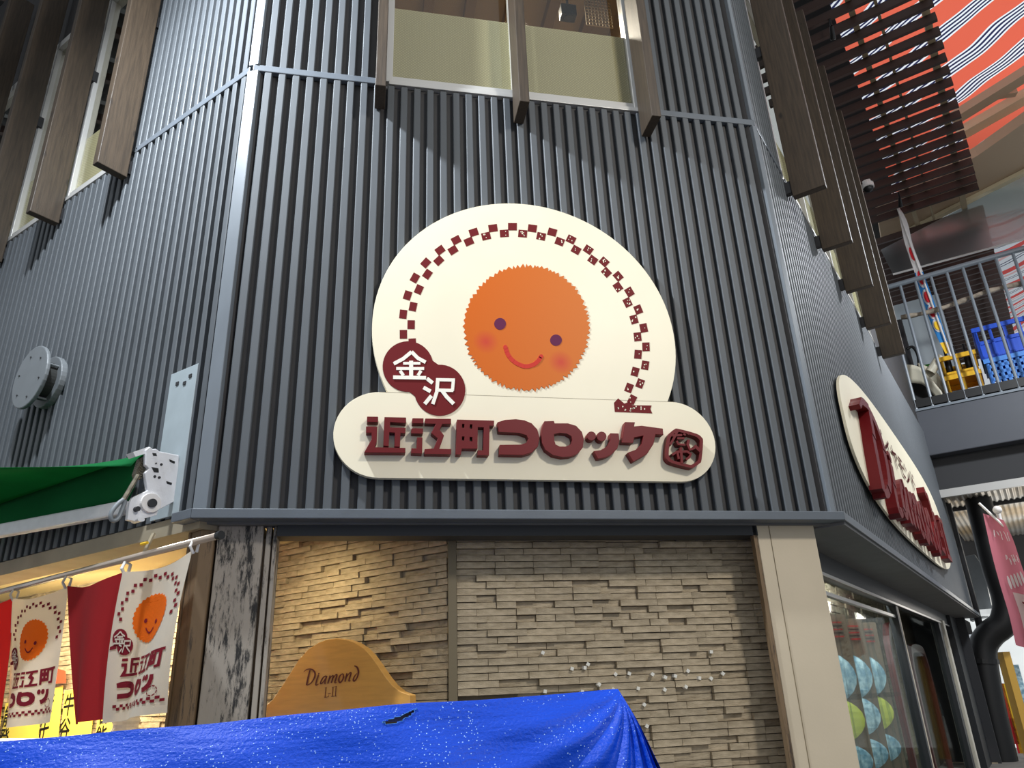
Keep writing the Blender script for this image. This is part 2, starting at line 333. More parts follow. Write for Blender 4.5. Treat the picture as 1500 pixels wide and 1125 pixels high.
# =================================================================== WALLS
PITCHR = .1115; RW = .058; RD = .046; ZB, ZS, ZT = 2.75, 6.455, 12.0
def rib_mesh(h, w=RW):
    t = w / 2; e = .006
    pr = [(-t, 0), (-t, -RD + e), (-t + e, -RD), (t - e, -RD), (t, -RD + e), (t, 0)]
    v = [(x, y, 0) for x, y in pr] + [(x, y, h) for x, y in pr]; n = 6
    f = [(i, i + 1, i + 7, i + 6) for i in range(5)] + [tuple(range(5, -1, -1)), tuple(range(6, 12))]
    me = bpy.data.meshes.new('rib'); me.from_pydata(v, [], f); me.materials.append(M['rib']); return me
ROT = {'A': -math.pi / 4, 'B': 0.0, 'C': math.pi / 4}
def ribs(k, parent, s0, s1, z0, z1, me):
    s = s0
    while s <= s1:
        o = bpy.data.objects.new('rib', me); o.parent = parent; o.location = FP(k, s, -.002, z0); o.rotation_euler = (0, 0, ROT[k]); col.objects.link(o)
        s += PITCHR
LOW = rib_mesh(ZS - ZB - .03); HIGH = rib_mesh(ZT - ZS - .03)
def slab(k, s0, s1, z0, z1, mb=None, o0=-.12, o1=0):
    return (mb or MB()).fbox(k, s0, s1, o0, o1, z0, z1)
# left wall
AL, CL = 9.0, 12.75
wl = slab('A', -.05, AL, ZB, ZS); slab('A', -.05, 1.8, ZS, ZT, wl); slab('A', 5.9, AL, ZS, ZT, wl); slab('A', 1.68, 5.9, 9.4, ZT, wl)
WL = tag(wl.build('wall_left', M['wall']), kind='structure')
wf = slab('B', -.05, W + .05, ZB, ZS); slab('B', -.05, 1.04, ZS, ZT, wf); slab('B', 3.36, W + .05, ZS, ZT, wf); slab('B', 1.04, 3.36, 9.4, ZT, wf)
WF = tag(wf.build('wall_front', M['wall']), kind='structure')
wr = slab('C', -.05, CL, ZB, ZS); slab('C', -.05, .95, ZS, ZT, wr); slab('C', 6.1, CL, ZS, ZT, wr); slab('C', .95, 6.1, 9.4, ZT, wr)
WR = tag(wr.build('wall_right', M['wall']), kind='structure')
ribs('B', WF, .105, W - .06, ZB, ZS, LOW); ribs('B', WF, .105, .98, ZS + .03, ZT, HIGH); ribs('B', WF, 3.45, W - .06, ZS + .03, ZT, HIGH)
ribs('A', WL, .105, AL - 3, ZB, ZS, LOW); ribs('A', WL, .105, 1.78, ZS + .03, ZT, HIGH)
ribs('C', WR, .105, CL - .1, ZB, ZS, LOW); ribs('C', WR, .105, .9, ZS + .03, ZT, HIGH)
# lower strip of the left wall below its ledge-less foot
def seam(k, s0, s1, parent):
    MB().fbox(k, s0, s1, 0, .05, ZS - .03, ZS + .035).build('cover_strip', M['trim'], parent, bevel=.006)
seam('A', .02, 1.66, WL); seam('B', -.02, 1.0, WF); seam('B', 3.42, W + .02, WF); seam('C', -.02, .93, WR)
# corner posts
def post(x, y, name, n, ang, z0, z1, w=.11):
    mb = MB(); d = Vector((math.cos(ang), math.sin(ang), 0)); nn = Vector((d.y, -d.x, 0)); c = Vector((x, y, 0))
    pr = [c - d * w / 2 - nn * .0, c - d * w / 2 + nn * .05, c + d * w / 2 + nn * .05, c + d * w / 2]
    mb.hexa([p + Vector((0, 0, z0)) for p in pr] + [p + Vector((0, 0, z1)) for p in pr]); return mb
for i, (x, a, w) in enumerate(((0, -math.pi / 8, .1), (W, math.pi / 8, .06))):
    mb = post(x, 0, '', 0, a, ZB, ZS - .03, w); 
    o = tag(mb.build('trim_%d' % (i + 1), M['corner'], bevel=.006), kind='structure')
    mb = post(x, 0, '', 0, a, ZS + .03, ZT, w * .85); mb.build('upper_post', M['corner'], o, bevel=.006)
# ledge over the shop front
e = .12; t8 = math.tan(math.pi / 8)
def ring(off, z): return [FP('A', .16, off, z), Vector((-off * t8, -off, z)), Vector((W + off * t8, -off, z)), FP('C', CL, off, z)]
def strip(mb, o0, o1, z0, z1, pts=None):
    a, b, c, d = ring(o0, z0), ring(o1, z0), ring(o0, z1), ring(o1, z1)
    for i in range(3): mb.hexa([b[i], b[i + 1], a[i + 1], a[i], d[i], d[i + 1], c[i + 1], c[i]])
mb = MB(); strip(mb, -.02, e, 2.685, 2.75)
LEDGE = tag(mb.build('trim_3', M['trim'], bevel=.006), kind='structure')
# soffits
mb = MB(); mb.fbox('B', 0, W, -.12, .0, 2.672, 2.685); mb.fbox('C', 0, CL, -.36, .1, 2.66, 2.684); tag(mb.build('trim_4', M['soffit']), kind='structure')
mb = MB(); mb.fbox('A', -.02, AL, -.22, .03, 2.64, 2.748); tag(mb.build('trim_5', M['soffitA']), kind='structure')
mb = MB(); mb.fbox('B', .463, 3.865, -.2, -.02, 2.60, 2.672); tag(mb.build('trim_6', M['dark']), kind='structure')
# header over the right-hand glass
mb = MB(); mb.fbox('C', .05, CL, -.46, -.36, 2.45, 2.66); H = tag(mb.build('trim_7', M['dark']), kind='structure')
MB().fbox('C', .1, CL, -.36, -.345, 2.45, 2.475).build('header_lip', M['alu'], H)

# columns under the corners
def column(name, pts, z0, z1, m, label, extra=()):
    loc = Vector((sum(p[0] for p in pts) / len(pts), sum(p[1] for p in pts) / len(pts), z0))
    t = thing(name, loc, label, 'column')
    mb = MB(); mb.prism([pts], lambda p: (p[0], p[1], z1), lambda p: (p[0], p[1], z0)); mb.build('shaft', m, t, bevel=.006)
    for n, (a, b_, o0, o1, mm) in extra: pass
    return t
P2 = lambda k, s, o: (FP(k, s, o, 0).x, FP(k, s, o, 0).y)
cb = column('corner_column', [P2('A', .175, -.03), P2('B', 0, .0), (.078, .03), (.09, .22), P2('A', .175, -.24)], 0, 2.64, M['browncol'], 'scuffed brown wooden column at the left corner, behind the end of the banner pole')
MB().fbox('A', .13, .15, -.03, -.012, 0, 2.64).build('moulding', M['browncol'], cb)
cg = column('front_column', [(.094, .045), (.375, .045), (.375, .25), (.094, .25)], 0, 2.672, M['greycol'], 'weathered grey wooden column with peeling black stains, left of the stone wall')
MB().box(.392, .425, .06, .24, 0, 2.67).build('moulding', M['greycol'], cg, bevel=.004)
MB().box(.438, .462, .05, .24, 0, 2.67).build('moulding', M['greycol'], cg, bevel=.004)
MB().box(.372, .44, .1, .22, 0, 2.6).build('rebate', M['browncol'], cg)
cc = thing('beige_column', (4.05, .1, 0), 'broad smooth beige column between the stone wall and the right-hand shop window', 'column')
MB().prism([[(3.865, .03), (4.335, .03), P2('C', -.02, -.16), P2('C', .02, -.22), (4.2, .11), (3.865, .09)]], lambda p: (p[0], p[1], 2.685), lambda p: (p[0], p[1], 0)).build('shaft', M['beige'], cc, bevel=.004)
MB().box(3.828, 3.856, .02, .07, 0, 2.67).build('edge_bead', M['browncol'], cc)
MB().box(3.965, 3.969, .026, .031, 0, 2.68).build('joint', M['boardedge'], cc)
MB().prism([[P2('C', -.02, -.15), P2('C', .12, -.3), P2('C', .2, -.42), P2('C', .0, -.42)]], lambda p: (p[0], p[1], 2.66), lambda p: (p[0], p[1], 0)).build('pale_post', M['beige2'], cc)

# =================================================================== STONE WALL (sandstone bricks)
YB = .35; XC = 1.64; RH = .0465
def brick_mesh(L, d):
    v = []; f = []
    j = lambda a: random.uniform(-a, a)
    for z in (0.002, RH - .003):
        for x in (0.0015, L - .0015):
            v += [(x, 0, z), (x + j(.001), -d + j(.003), z + j(.001))]
    v.append((L * random.uniform(.35, .65), -d - random.uniform(.0, .004), RH * random.uniform(.35, .65)))
    f = [(0, 2, 6, 4), (1, 0, 4, 5), (2, 3, 7, 6), (0, 1, 3, 2), (4, 6, 7, 5), (1, 8, 3), (3, 8, 7), (7, 8, 5), (5, 8, 1)]
    me = bpy.data.meshes.new('brick'); me.from_pydata(v, [], f); me.materials.append(M['brick']); return me
BL = [.14, .21, .28]
BM = {(L, q): [brick_mesh(L, d) for _ in range(3)] for L in BL for q, d in (('in', .006), ('mid', .03), ('out', .042))}
def bricks(parent, org, dirv, ang, rows, limit, mbstuff=None):
    n = 0
    for r, (z, u0, u1) in enumerate(rows):
        u = u0; first = True
        while u < u1 - .03:
            L = random.choice((.14, .28, .28, .21, .28)); q = random.choice(('in', 'mid', 'mid', 'out', 'out'))
            if first: L = random.choice(BL); first = False
            sc_ = 1.0
            if u + L > u1 - .03: sc_ = (u1 - u) / L
            o = bpy.data.objects.new('brick', random.choice(BM[(L, q)])); o.parent = parent
            p = Vector(org) + Vector(dirv) * u; o.location = (p.x, p.y, z) ; o.location = o.location - world_loc(parent); o.rotation_euler = (0, 0, ang); o.scale = (sc_, 1, 1); col.objects.link(o); n += 1
            u += L * sc_
    return n
sb = MB().box(XC - .01, 4.33, YB, YB + .15, 0, 2.9)
SB = tag(sb.build('wall_back', M['brickback']), kind='structure')
rows = []; z = 2.66
while z > 1.0:
    rows.append((z, XC + .03 if z > 1.56 else 2.72, 4.28)); z -= RH
nb = bricks(SB, (0, YB, 0), (1, 0, 0), 0, rows, 300)
# slanted wall parallel to the left facade: x+y = XC+YB
cx = XC; qa = Vector((XC, YB, 0)); da = Vector((-S2, S2, 0))
sa = MB(); nA = Vector((-S2, -S2, 0))
sa.hexa([qa, qa + da * 7, qa + da * 7 - nA * .12, qa - nA * .12, qa + Vector((0, 0, 2.88)), qa + da * 7 + Vector((0, 0, 2.88)), qa + da * 7 - nA * .12 + Vector((0, 0, 2.88)), qa - nA * .12 + Vector((0, 0, 2.88))])
SA = tag(sa.build('wall_inner', M['brickback']), kind='structure')
# the rows are laid from the far end towards the corner (local +x runs with the corner)
rows = []; z = 2.60 + 5 * RH
while z > 1.45: rows.append((z, -1.72, -.012)); z -= RH
na = bricks(SA, qa, (S2, -S2, 0), -math.pi / 4, rows, 300)
mb = MB(); z = 2.60 + 5 * RH
while z > 1.2:
    u = -6.9 - random.choice((0, .07, .14))
    while u < -1.75:
        L = random.choice((.14, .28, .28)); d = random.choice((.012, .026, .036)); p = qa + Vector((S2, -S2, 0)) * u; p1 = qa + Vector((S2, -S2, 0)) * (u + L - .003)
        a = [p, p1, p1 + nA * d, p + nA * d]; mb.hexa([q + Vector((0, 0, z + .002)) for q in a] + [q + Vector((0, 0, z + RH - .003)) for q in a]); u += L
    z -= RH
tag(mb.build('far_bricks', M['brick'], SA), kind='stuff')
MB().box(XC - .03, XC + .028, YB - .045, YB + .02, 0, 2.84).build('joint_filler', M['boardedge'], SB)
mb = MB(); mb.prism([[P2('A', -.2, -.2), P2('A', 7, -.2), (qa + da * 7 - nA * .1)[:2], (qa - nA * .1)[:2], (4.3, YB), (4.3, .1), (.3, .1)]], lambda p: (p[0], p[1], 2.88), lambda p: (p[0], p[1], 2.845))
tag(mb.build('ceiling', M['creamceil']), kind='structure')
# small white studs on the stone wall
studs = [(740 + a / 3.0833, 760 + b / 3.0833) for a, b in ((170, 605), (180, 779), (302, 677), (359, 673), (374, 657), (498, 702), (560, 699), (423, 748), (347, 781), (487, 771), (600, 766), (665, 702), (722, 716), (767, 710), (825, 687), (720, 772), (815, 759), (876, 719), (929, 721), (930, 601), (983, 699), (628, 839), (640, 936))]
stud0 = None; STUDS = []
for i, (px, py) in enumerate(studs):
    p = hit(px, py, (0, YB - .045, 0), (0, -1, 0))
    if stud0 is None:
        stud0 = bpy.data.meshes.new('stud'); b = MB().box(-.011, .011, -.01, .024, -.011, .011); stud0.from_pydata(b.v, [], b.f); stud0.materials.append(M['stud'])
    o = bpy.data.objects.new('wall_stud', stud0); col.objects.link(o); o.location = p; o.rotation_euler = (0, .25 + random.uniform(-.2, .5), random.uniform(-.2, .2))
    STUDS.append((px, o))

ORD = 'leftmost,second,third,fourth,fifth,sixth,seventh,eighth,ninth,tenth,eleventh,twelfth,thirteenth,fourteenth,fifteenth,sixteenth,seventeenth,eighteenth,nineteenth,twentieth,twenty-first,twenty-second,twenty-third'.split(',')
for (px, o), w_ in zip(sorted(STUDS, key=lambda t: t[0]), ORD):
    tag(o, 'tiny white cube stud on the sandstone wall, ' + (w_ + ' of the scatter' if w_ == 'leftmost' else w_ + ' from the left of the scatter'), 'stud', 'white cube studs on the stone wall')

# =================================================================== WINDOWS and timber fins
def window(n, k, s0, s1, mull, z0, z1, film):
    w = tag(MB().fbox(k, s0, s1, -.1, .045, z0 - .045, z0).build('window_%d' % n, M['alu'], bevel=.004), kind='structure')
    MB().fbox(k, s0 + .02, s1 - .02, -.08, .02, z0 + .012, z0 + .065).build('bottom_rail', M['alu'], w, bevel=.003)
    ed = [s0] + mull + [s1]
    for i, s in enumerate(ed):
        MB().fbox(k, s - .03, s + .03, -.08, .025, z0, z1).build('stile', M['alu'], w, bevel=.003)
    for a, b in zip(ed[:-1], ed[1:]):
        if film is not None: MB().fbox(k, a + .03, b - .03, -.045, -.035, z0 + .065, film).build('frosted_film', M['frost'], w)
        MB().fbox(k, a + .03, b - .03, -.028, -.022, (z0 + .065), z1).build('pane', M['clear'], w)
    MB().fbox(k, s0, s1, -.1, .03, z1, z1 + .1).build('head_rail', M['alu'], w)
    return w
window(1, 'B', 1.09, 3.34, [2.205], 6.49, 9.3, 7.42)
window(2, 'A', 1.84, 5.85, [2.98, 4.2], 6.49, 9.3, 7.3)
window(3, 'C', 1.06, 6.05, [2.2, 3.44, 4.77], 6.49, 9.3, 7.3)
# room behind the middle window
mb = MB().box(.7, 3.9, .14, 3.2, 9.45, 9.55); mb.box(.7, 3.9, 3.1, 3.2, 6.4, 9.5); mb.box(.6, .7, .14, 3.2, 6.4, 9.5); mb.box(3.9, 4.0, .14, 3.2, 6.4, 9.5); mb.box(.7, 3.9, .14, 3.2, 6.3, 6.42)
RM = tag(mb.build('ceiling_room', M['roomc']), kind='structure')
for i in range(6): MB().box(1.0 + i * .5, 1.12 + i * .5, .14, 3.1, 9.3, 9.45).build('joist', M['roomj'], RM)
area('room_lamp', (2.6, 1.6, 9.1), (2.6, 1.6, 6), .4, 95, (1, .93, .82))
p = hit(832, 18, (0, .9, 0), (0, -1, 0))
sp = thing('track_spotlight', p, 'black square spotlight behind the right pane of the upper window', 'lamp')
b = MB(); b.box(p.x - .09, p.x + .09, p.y - .05, p.y + .07, p.z - .08, p.z + .08); b.build('housing', M['black'], sp, bevel=.01)
MB().tube([(p.x, p.y, p.z - .085), (p.x, p.y, p.z - .1)], .05, 14).build('lens', M['steel'], sp)
MB().tube([(p.x, p.y, p.z + .08), (p.x, p.y, 9.3)], .015, 8).build('stem', M['black'], sp)
p = hit(877, 22, (0, 1.1, 0), (0, -1, 0)); gt = thing('wire_grid_panel', p, 'small pale wire grid hanging beside the spotlight behind the upper window', 'grid')
b = MB()
for i in range(9): b.bar((p.x - .16 + i * .04, p.y, p.z - .18), (p.x - .16 + i * .04, p.y, p.z + .26), .01, .01, (0, 1, 0)); b.bar((p.x - .16, p.y, p.z - .18 + i * .05), (p.x + .16, p.y, p.z - .18 + i * .05), .01, .01, (0, 1, 0))
b.build('wires', M['purlin'], gt)

FT = .085
def fin(k, s, o0, o1, z0, z1, label, group):
    t = thing('timber_fin', FP(k, s, (o0 + o1) / 2, z0), label, 'beam', group)
    MB().fbox(k, s - FT / 2, s + FT / 2, o0, o1, z0, z1).build('plank', M['fin'], t, bevel=.006)
    for zz in (z0 + .06, z0 + 1.9):
        MB().fbox(k, s - .03, s + .03, 0, o0 + .02, zz, zz + .14).build('bracket', M['steel'], t)
    return t
G = 'brown timber fins in front of the upper windows'
for s, l in ((1.02, 'brown timber fin at the left edge of the middle upper window'), (2.205, 'brown timber fin between the two panes of the middle upper window'), (3.37, 'brown timber fin at the right edge of the middle upper window')):
    fin('B', s, .05, .32, 6.15, 10.8, l, G)
for s, l in ((1.755, 'wide knotty brown timber fin nearest the corner on the left wall'), (2.97, 'wide brown timber fin on the left wall, next after the knotty one by the corner'), (4.17, 'wide brown timber fin on the left wall, its foot just at the left picture edge'), (5.35, 'farthest dark timber fin of the left wall, at the top left corner')):
    fin('A', s, .06, .34, 6.15, 10.8, l, G)
for s, l in ((.955, 'long brown timber fin nearest the corner on the right wall'), (2.2, 'second timber fin from the corner on the right wall'), (3.44, 'third timber fin from the corner on the right wall'), (4.77, 'fourth timber fin from the corner on the right wall'), (6.04, 'timber fin on the right wall nearest the balcony')):
    fin('C', s, .1, .42, 6.15, 10.85, l, G)

# =================================================================== MAIN SIGN
OF = .10
def onB(off): return lambda p: hit(p[0], p[1], (0, -off, 0), (0, -1, 0))
STEP = [0]
def depth(off0, off1):                       # traced on the front plane, then straight back to the rear plane
    def f0(p): v = hit(p[0], p[1], (0, -off0, 0), (0, -1, 0)); v.y -= STEP[0]; return v
    def f1(p): v = f0(p); return Vector((v.x, -off1, v.z))
    return f0, f1
SG = thing('shop_sign', (2.18, -.05, 2.96), 'large cream shop sign on the ribbed wall, smiling croquette disc above maroon raised characters', 'sign')
# outline in metres on the wall: dome over a rounded bar
cxs, czs, rr = 2.19, 4.11, 1.168
zlo, zhi, xl, xr = 2.965, 3.585, .79, 3.572
rb = (zhi - zlo) / 2
out = []
a_l = math.asin((zhi - czs) / rr)
for i in range(73):
    a = math.pi - a_l + (-(math.pi - 2 * a_l)) * i / 72; out.append((cxs + rr * math.cos(a), czs + rr * math.sin(a)))
for i in range(25):
    a = math.pi / 2 - math.pi * i / 24; out.append((xr - rb + rb * math.cos(a), (zlo + zhi) / 2 + rb * math.sin(a)))
for i in range(25):
    a = -math.pi / 2 - math.pi * i / 24; out.append((xl + rb + rb * math.cos(a), (zlo + zhi) / 2 + rb * math.sin(a)))
mb = MB().prism([out], lambda p: (p[0], -OF, p[1]), lambda p: (p[0], -OF + .045, p[1])); mb.build('board', M['cream'], SG, bevel=.004)
for x in (1.2, 2.2, 3.2): MB().box(x - .03, x + .03, -.056, -.0, 3.0, 3.5).build('mounting_bar', M['steel'], SG)
for z in (3.585,): MB().box(1.09, 3.29, -OF - .0006, -OF, z - .0012, z + .0012).build('joint_line', M['boardedge'], SG)
c5 = lambda l: [(480 + a / 5, 560 + b / 5) for a, b in l]
c6 = lambda l: [(760 + a / 5, 560 + b / 5) for a, b in l]
c7 = lambda l: [(540 + a / 3.261, 290 + b / 3.261) for a, b in l]
LET = [
 ('character', [[c5([(288, 250), (370, 251), (370, 292), (287, 290)])], [c5([(281, 322), (364, 324), (360, 435), (345, 475), (570, 480), (569, 517), (266, 515), (322, 415), (322, 370), (281, 370)])],
   [c5([(416, 254), (575, 257), (575, 300), (458, 292), (457, 330), (572, 332), (570, 375), (534, 372), (530, 475), (490, 472), (492, 370), (452, 367), (448, 470), (408, 465)])]]),
 ('character', [[c5([(620, 262), (703, 263), (702, 302), (618, 300)])], [c5([(614, 335), (699, 337), (698, 377), (612, 374)])], [c5([(655, 402), (695, 403), (692, 523), (612, 520), (614, 482), (652, 484)])],
   [c5([(714, 264), (904, 266), (904, 306), (840, 306), (820, 348), (853, 388), (818, 486), (906, 488), (904, 527), (708, 525), (711, 488), (776, 484), (806, 412), (757, 372), (792, 304), (713, 302)])]]),
 ('character', [[c5([(948, 272), (1220, 280), (1218, 320), (1186, 318), (1182, 535), (1098, 533), (1099, 497), (1140, 498), (1144, 330), (1100, 328), (1098, 487), (983, 486), (976, 530), (940, 528)]),
   c5([(985, 305), (1002, 305), (1000, 335), (984, 333)]), c5([(1042, 308), (1060, 308), (1058, 340), (1040, 338)]), c5([(984, 397), (1002, 397), (1000, 427), (983, 425)]), c5([(1040, 400), (1060, 401), (1060, 433), (1040, 431)])]]),
 ('character', [[c5([(1243, 292), (1300, 274), (1380, 269), (1440, 277), (1495, 300), (1537, 345), (1553, 410), (1540, 470), (1495, 515), (1430, 534), (1258, 530), (1260, 457), (1420, 455), (1456, 442), (1470, 415), (1456, 388), (1400, 370), (1253, 363)])]]),
 ('character', [[c6([(187, 285), (258, 283), (262, 300), (360, 300), (420, 318), (462, 362), (477, 415), (468, 480), (430, 525), (380, 543), (320, 548), (250, 533), (196, 495), (170, 445), (165, 390), (172, 330)]),
   c6([(258, 380), (300, 370), (350, 375), (385, 395), (392, 425), (380, 455), (345, 470), (300, 470), (270, 455), (260, 425)])]]),
 ('character', [[c6(ellipse(532, 393, 34, 34, 16))], [c6(ellipse(607, 396, 36, 36, 16))], [c6([(670, 372), (732, 374), (738, 430), (722, 485), (680, 530), (630, 552), (580, 560), (548, 503), (600, 496), (645, 470), (667, 430)])]]),
 ('character', [[c6([(778, 290), (852, 292), (845, 322), (900, 317), (1056, 338), (1060, 385), (1002, 382), (988, 450), (940, 525), (840, 582), (797, 515), (860, 492), (900, 450), (912, 392), (846, 405), (838, 445), (754, 442), (762, 385)])]]),
]
f0, f1 = depth(OF + .062, OF)
for n, polys in LET:
    mb = MB()
    for loops in polys: mb.prism(loops, f0, f1)
    mb.build(n, M['maroon'], SG, bevel=.003)
# round stamp of the shop at the right end
c8 = lambda l: [(940 + a / 12.5, 610 + b / 12.5) for a, b in l]
def rsq(k):
    base = [(600, 235), (680, 228), (1000, 315), (1100, 385), (1125, 470), (1095, 800), (1060, 860), (960, 930), (880, 938), (560, 855), (470, 790), (440, 700), (465, 420), (500, 320)]
    cx, cy = 785, 585; return [(cx + (x - cx) * k, cy + (y - cy) * k) for x, y in base]
def cat_closed(pts, k=3):
    n = len(pts); out = []
    for i in range(n):
        P = [pts[(i + d) % n] for d in (-1, 0, 1, 2)]
        for j in range(k):
            t = j / k; out.append(tuple(.5 * (2 * P[1][c] + (-P[0][c] + P[2][c]) * t + (2 * P[0][c] - 5 * P[1][c] + 4 * P[2][c] - P[3][c]) * t * t + (-P[0][c] + 3 * P[1][c] - 3 * P[2][c] + P[3][c]) * t ** 3) for c in range(2)))
    return out
mb = MB(); mb.prism([c8(cat_closed(rsq(1))), c8(cat_closed(rsq(.84)))], f0, f1)
for pts, w in (([(560, 350), (740, 340)], 40), ([(655, 270), (600, 380), (520, 520)], 42), ([(650, 400), (780, 400)], 36), ([(640, 450), (670, 510), (790, 520)], 38), ([(760, 320), (800, 350)], 30), ([(820, 300), (860, 330)], 30),
               ([(860, 430), (840, 520), (880, 610), (965, 580)], 46), ([(960, 540), (1070, 640)], 52), ([(560, 700), (640, 650), (830, 640), (900, 690), (870, 750), (810, 790)], 44), ([(715, 570), (735, 860)], 46), ([(650, 660), (680, 780)], 38)):
    pp = [(x, y) for x, y in pts]; q = stroke(pp, w); n = len(pp)
    for i in range(n - 1): STEP[0] = (STEP[0] + .0007) % .009; mb.prism([c8([q[i], q[i + 1], q[2 * n - 2 - i], q[2 * n - 1 - i]])], f0, f1)
STEP[0] = 0
mb.build('stamp_emblem', M['maroon'], SG)
# chequered arc
g0, g1 = depth(OF + .0015, OF - .001)
OUTER = [(166, 651), (165, 555), (186, 465), (221, 382), (273, 310), (341, 249), (418, 201), (502, 164), (594, 144), (687, 137), (782, 145), (877, 163), (967, 198), (1049, 247), (1125, 305), (1192, 374), (1246, 449), (1288, 533), (1314, 621), (1325, 711), (1321, 799), (1297, 886), (1259, 963)]
INNER = [(209, 692), (203, 605), (212, 519), (240, 437), (281, 364), (335, 299), (403, 249), (479, 208), (561, 182), (648, 169), (736, 170), (824, 183), (913, 208), (991, 248), (1071, 296), (1136, 355), (1191, 425), (1237, 499), (1268, 580), (1285, 663), (1287, 747), (1273, 830), (1244, 907)]
def squares(seq):
    res = []
    for i, (x, y) in enumerate(seq):
        a = seq[max(i - 1, 0)]; b = seq[min(i + 1, len(seq) - 1)]; dx, dy = b[0] - a[0], b[1] - a[1]; l = math.hypot(dx, dy); dx /= l; dy /= l; h = 21; w = 17.5
        res.append([(x + dx * h * i_ + -dy * w * j_, y + dy * h * i_ + dx * w * j_) for i_, j_ in ((-1, -1), (1, -1), (1, 1), (-1, 1))])
    return res
for q in squares(OUTER) + squares(INNER):
    MB().prism([c7(q)], g0, g1).build('checker_square', M['maroonf'], SG)
h0, h1 = depth(OF + .0025, OF + .001)
wear = MB()
for i in range(70):
    s_ = random.choice([(x, y) for x, y in (OUTER[12:] + INNER[8:])]); x, y = s_[0] + random.uniform(-12, 12), s_[1] + random.uniform(-12, 12); r = random.uniform(1.5, 3.6)
    wear.flat([c7(ellipse(x, y, r, r * 1.3, 7))], h0)
for i in range(16): wear.flat([c7(ellipse(random.uniform(1185, 1330), random.uniform(995, 1018), 3, 4, 7))], h0)
MB().prism([c7([(1172, 978), (1192, 957), (1222, 982), (1240, 975), (1262, 990), (1352, 991), (1346, 1008), (1355, 1029), (1176, 1022)])], g0, g1).build('ribbon_foot', M['maroonf'], SG)
tag(wear.build('paint_chips', M['cream'], SG), kind='stuff')
# two-lobed badge with characters
ux = []
for i in range(40): ux.append(None)
b1, b2, r1, r2 = (188, 805), (340, 918), 121, 122
def lobes():
    pts = []
    dx, dy = b2[0] - b1[0], b2[1] - b1[1]; base = math.atan2(dy, dx); op = math.radians(50)
    for i in range(31): a = base + op + (2 * math.pi - 2 * op) * i / 30; pts.append((b1[0] + r1 * math.cos(a), b1[1] + r1 * math.sin(a)))
    for i in range(31): a = base + math.pi + op + (2 * math.pi - 2 * op) * i / 30; pts.append((b2[0] + r2 * math.cos(a), b2[1] + r2 * math.sin(a)))
    return pts
g0b, g1b = depth(OF + .004, OF)
BG = MB().prism([c7(lobes())], g0b, g1b).build('badge', M['maroonf'], SG)
k0, k1 = depth(OF + .006, OF + .003)
KANA1 = [([(205, 735), (165, 768), (120, 792)], 17), ([(205, 735), (235, 765), (272, 785)], 17), ([(165, 790), (247, 790)], 13), ([(132, 815), (265, 815)], 14), ([(203, 778), (203, 856)], 19), ([(150, 826), (166, 848)], 15), ([(250, 826), (236, 848)], 15), ([(117, 857), (274, 860)], 17)]
KANA2 = [([(278, 862), (306, 884)], 18), ([(262, 905), (296, 924)], 18), ([(268, 984), (300, 945)], 18), ([(322, 868), (412, 870)], 15), ([(405, 868), (400, 922)], 15), ([(330, 868), (326, 925), (306, 985)], 17), ([(325, 918), (404, 920)], 15), ([(350, 920), (372, 950), (406, 984)], 18)]
for ch in (KANA1, KANA2):
    mb = MB()
    for pts, w in ch:
        q = stroke(pts, w); n = len(pts)
        for i in range(n - 1): STEP[0] += .0004; mb.prism([c7([q[i], q[i + 1], q[2 * n - 2 - i], q[2 * n - 1 - i]])], k0, k1)
    STEP[0] = 0
    mb.build('white_character', M['whitev'], BG)
# croquette disc
CC = (755, 621)
cq = []
random.seed(11)
a = 0
while a < 2 * math.pi - .03:
    r = 304 + random.uniform(-3, 4); cq.append((CC[0] + r * math.cos(a), CC[1] + r * math.sin(a)))
    a += random.uniform(.02, .05); r = 291 + random.uniform(-5, 5); cq.append((CC[0] + r * math.cos(a), CC[1] + r * math.sin(a))); a += random.uniform(.02, .06)
random.seed(12)
ctr = g0(c7([CC])[0])
ck = [g0(c7([q])[0]) for q in ((560, 687), (918, 785))]
CHEEKS = [(v.x - ctr.x, v.z - ctr.z) for v in ck]
M['croq'] = croquette()
CQ = MB().prism([c7(cq)], g0b, g1b).build('croquette_face', M['croq'], SG)
me = CQ.data; off = ctr - world_loc(SG); off.y = 0
for v in me.vertices: v.co -= off
CQ.location = off
for nd in M['croq'].node_tree.nodes:
    if nd.type == 'VECT_MATH': nd.inputs[1].default_value[1] = -OF - .004 + .05
def onface(name, loops, m): 
    mb = MB()
    for j_, l in enumerate(loops): STEP[0] = .0003 * (j_ % 3) + (.001 if j_ > 20 else 0); mb.prism([c7(l)], k0, k1)
    STEP[0] = 0
    o = mb.build(name, m, None); o.parent = CQ
    for v in o.data.vertices: v.co -= world_loc(CQ)
onface('eye', [ellipse(628, 601, 28, 28)], M['eye']); onface('eye', [ellipse(895, 679, 28, 27)], M['eye'])
sm = smooth_line([(653, 712), (668, 752), (700, 785), (745, 804), (785, 797), (810, 778), (823, 758)], 5); q = stroke(sm, 20); n = len(sm)
onface('smile', [[q[i], q[i + 1], q[2 * n - 2 - i], q[2 * n - 1 - i]] for i in range(n - 1)] + [ellipse(653, 712, 10, 10, 12), ellipse(824, 757, 10, 10, 12)], M['smile'])
random.seed(5)

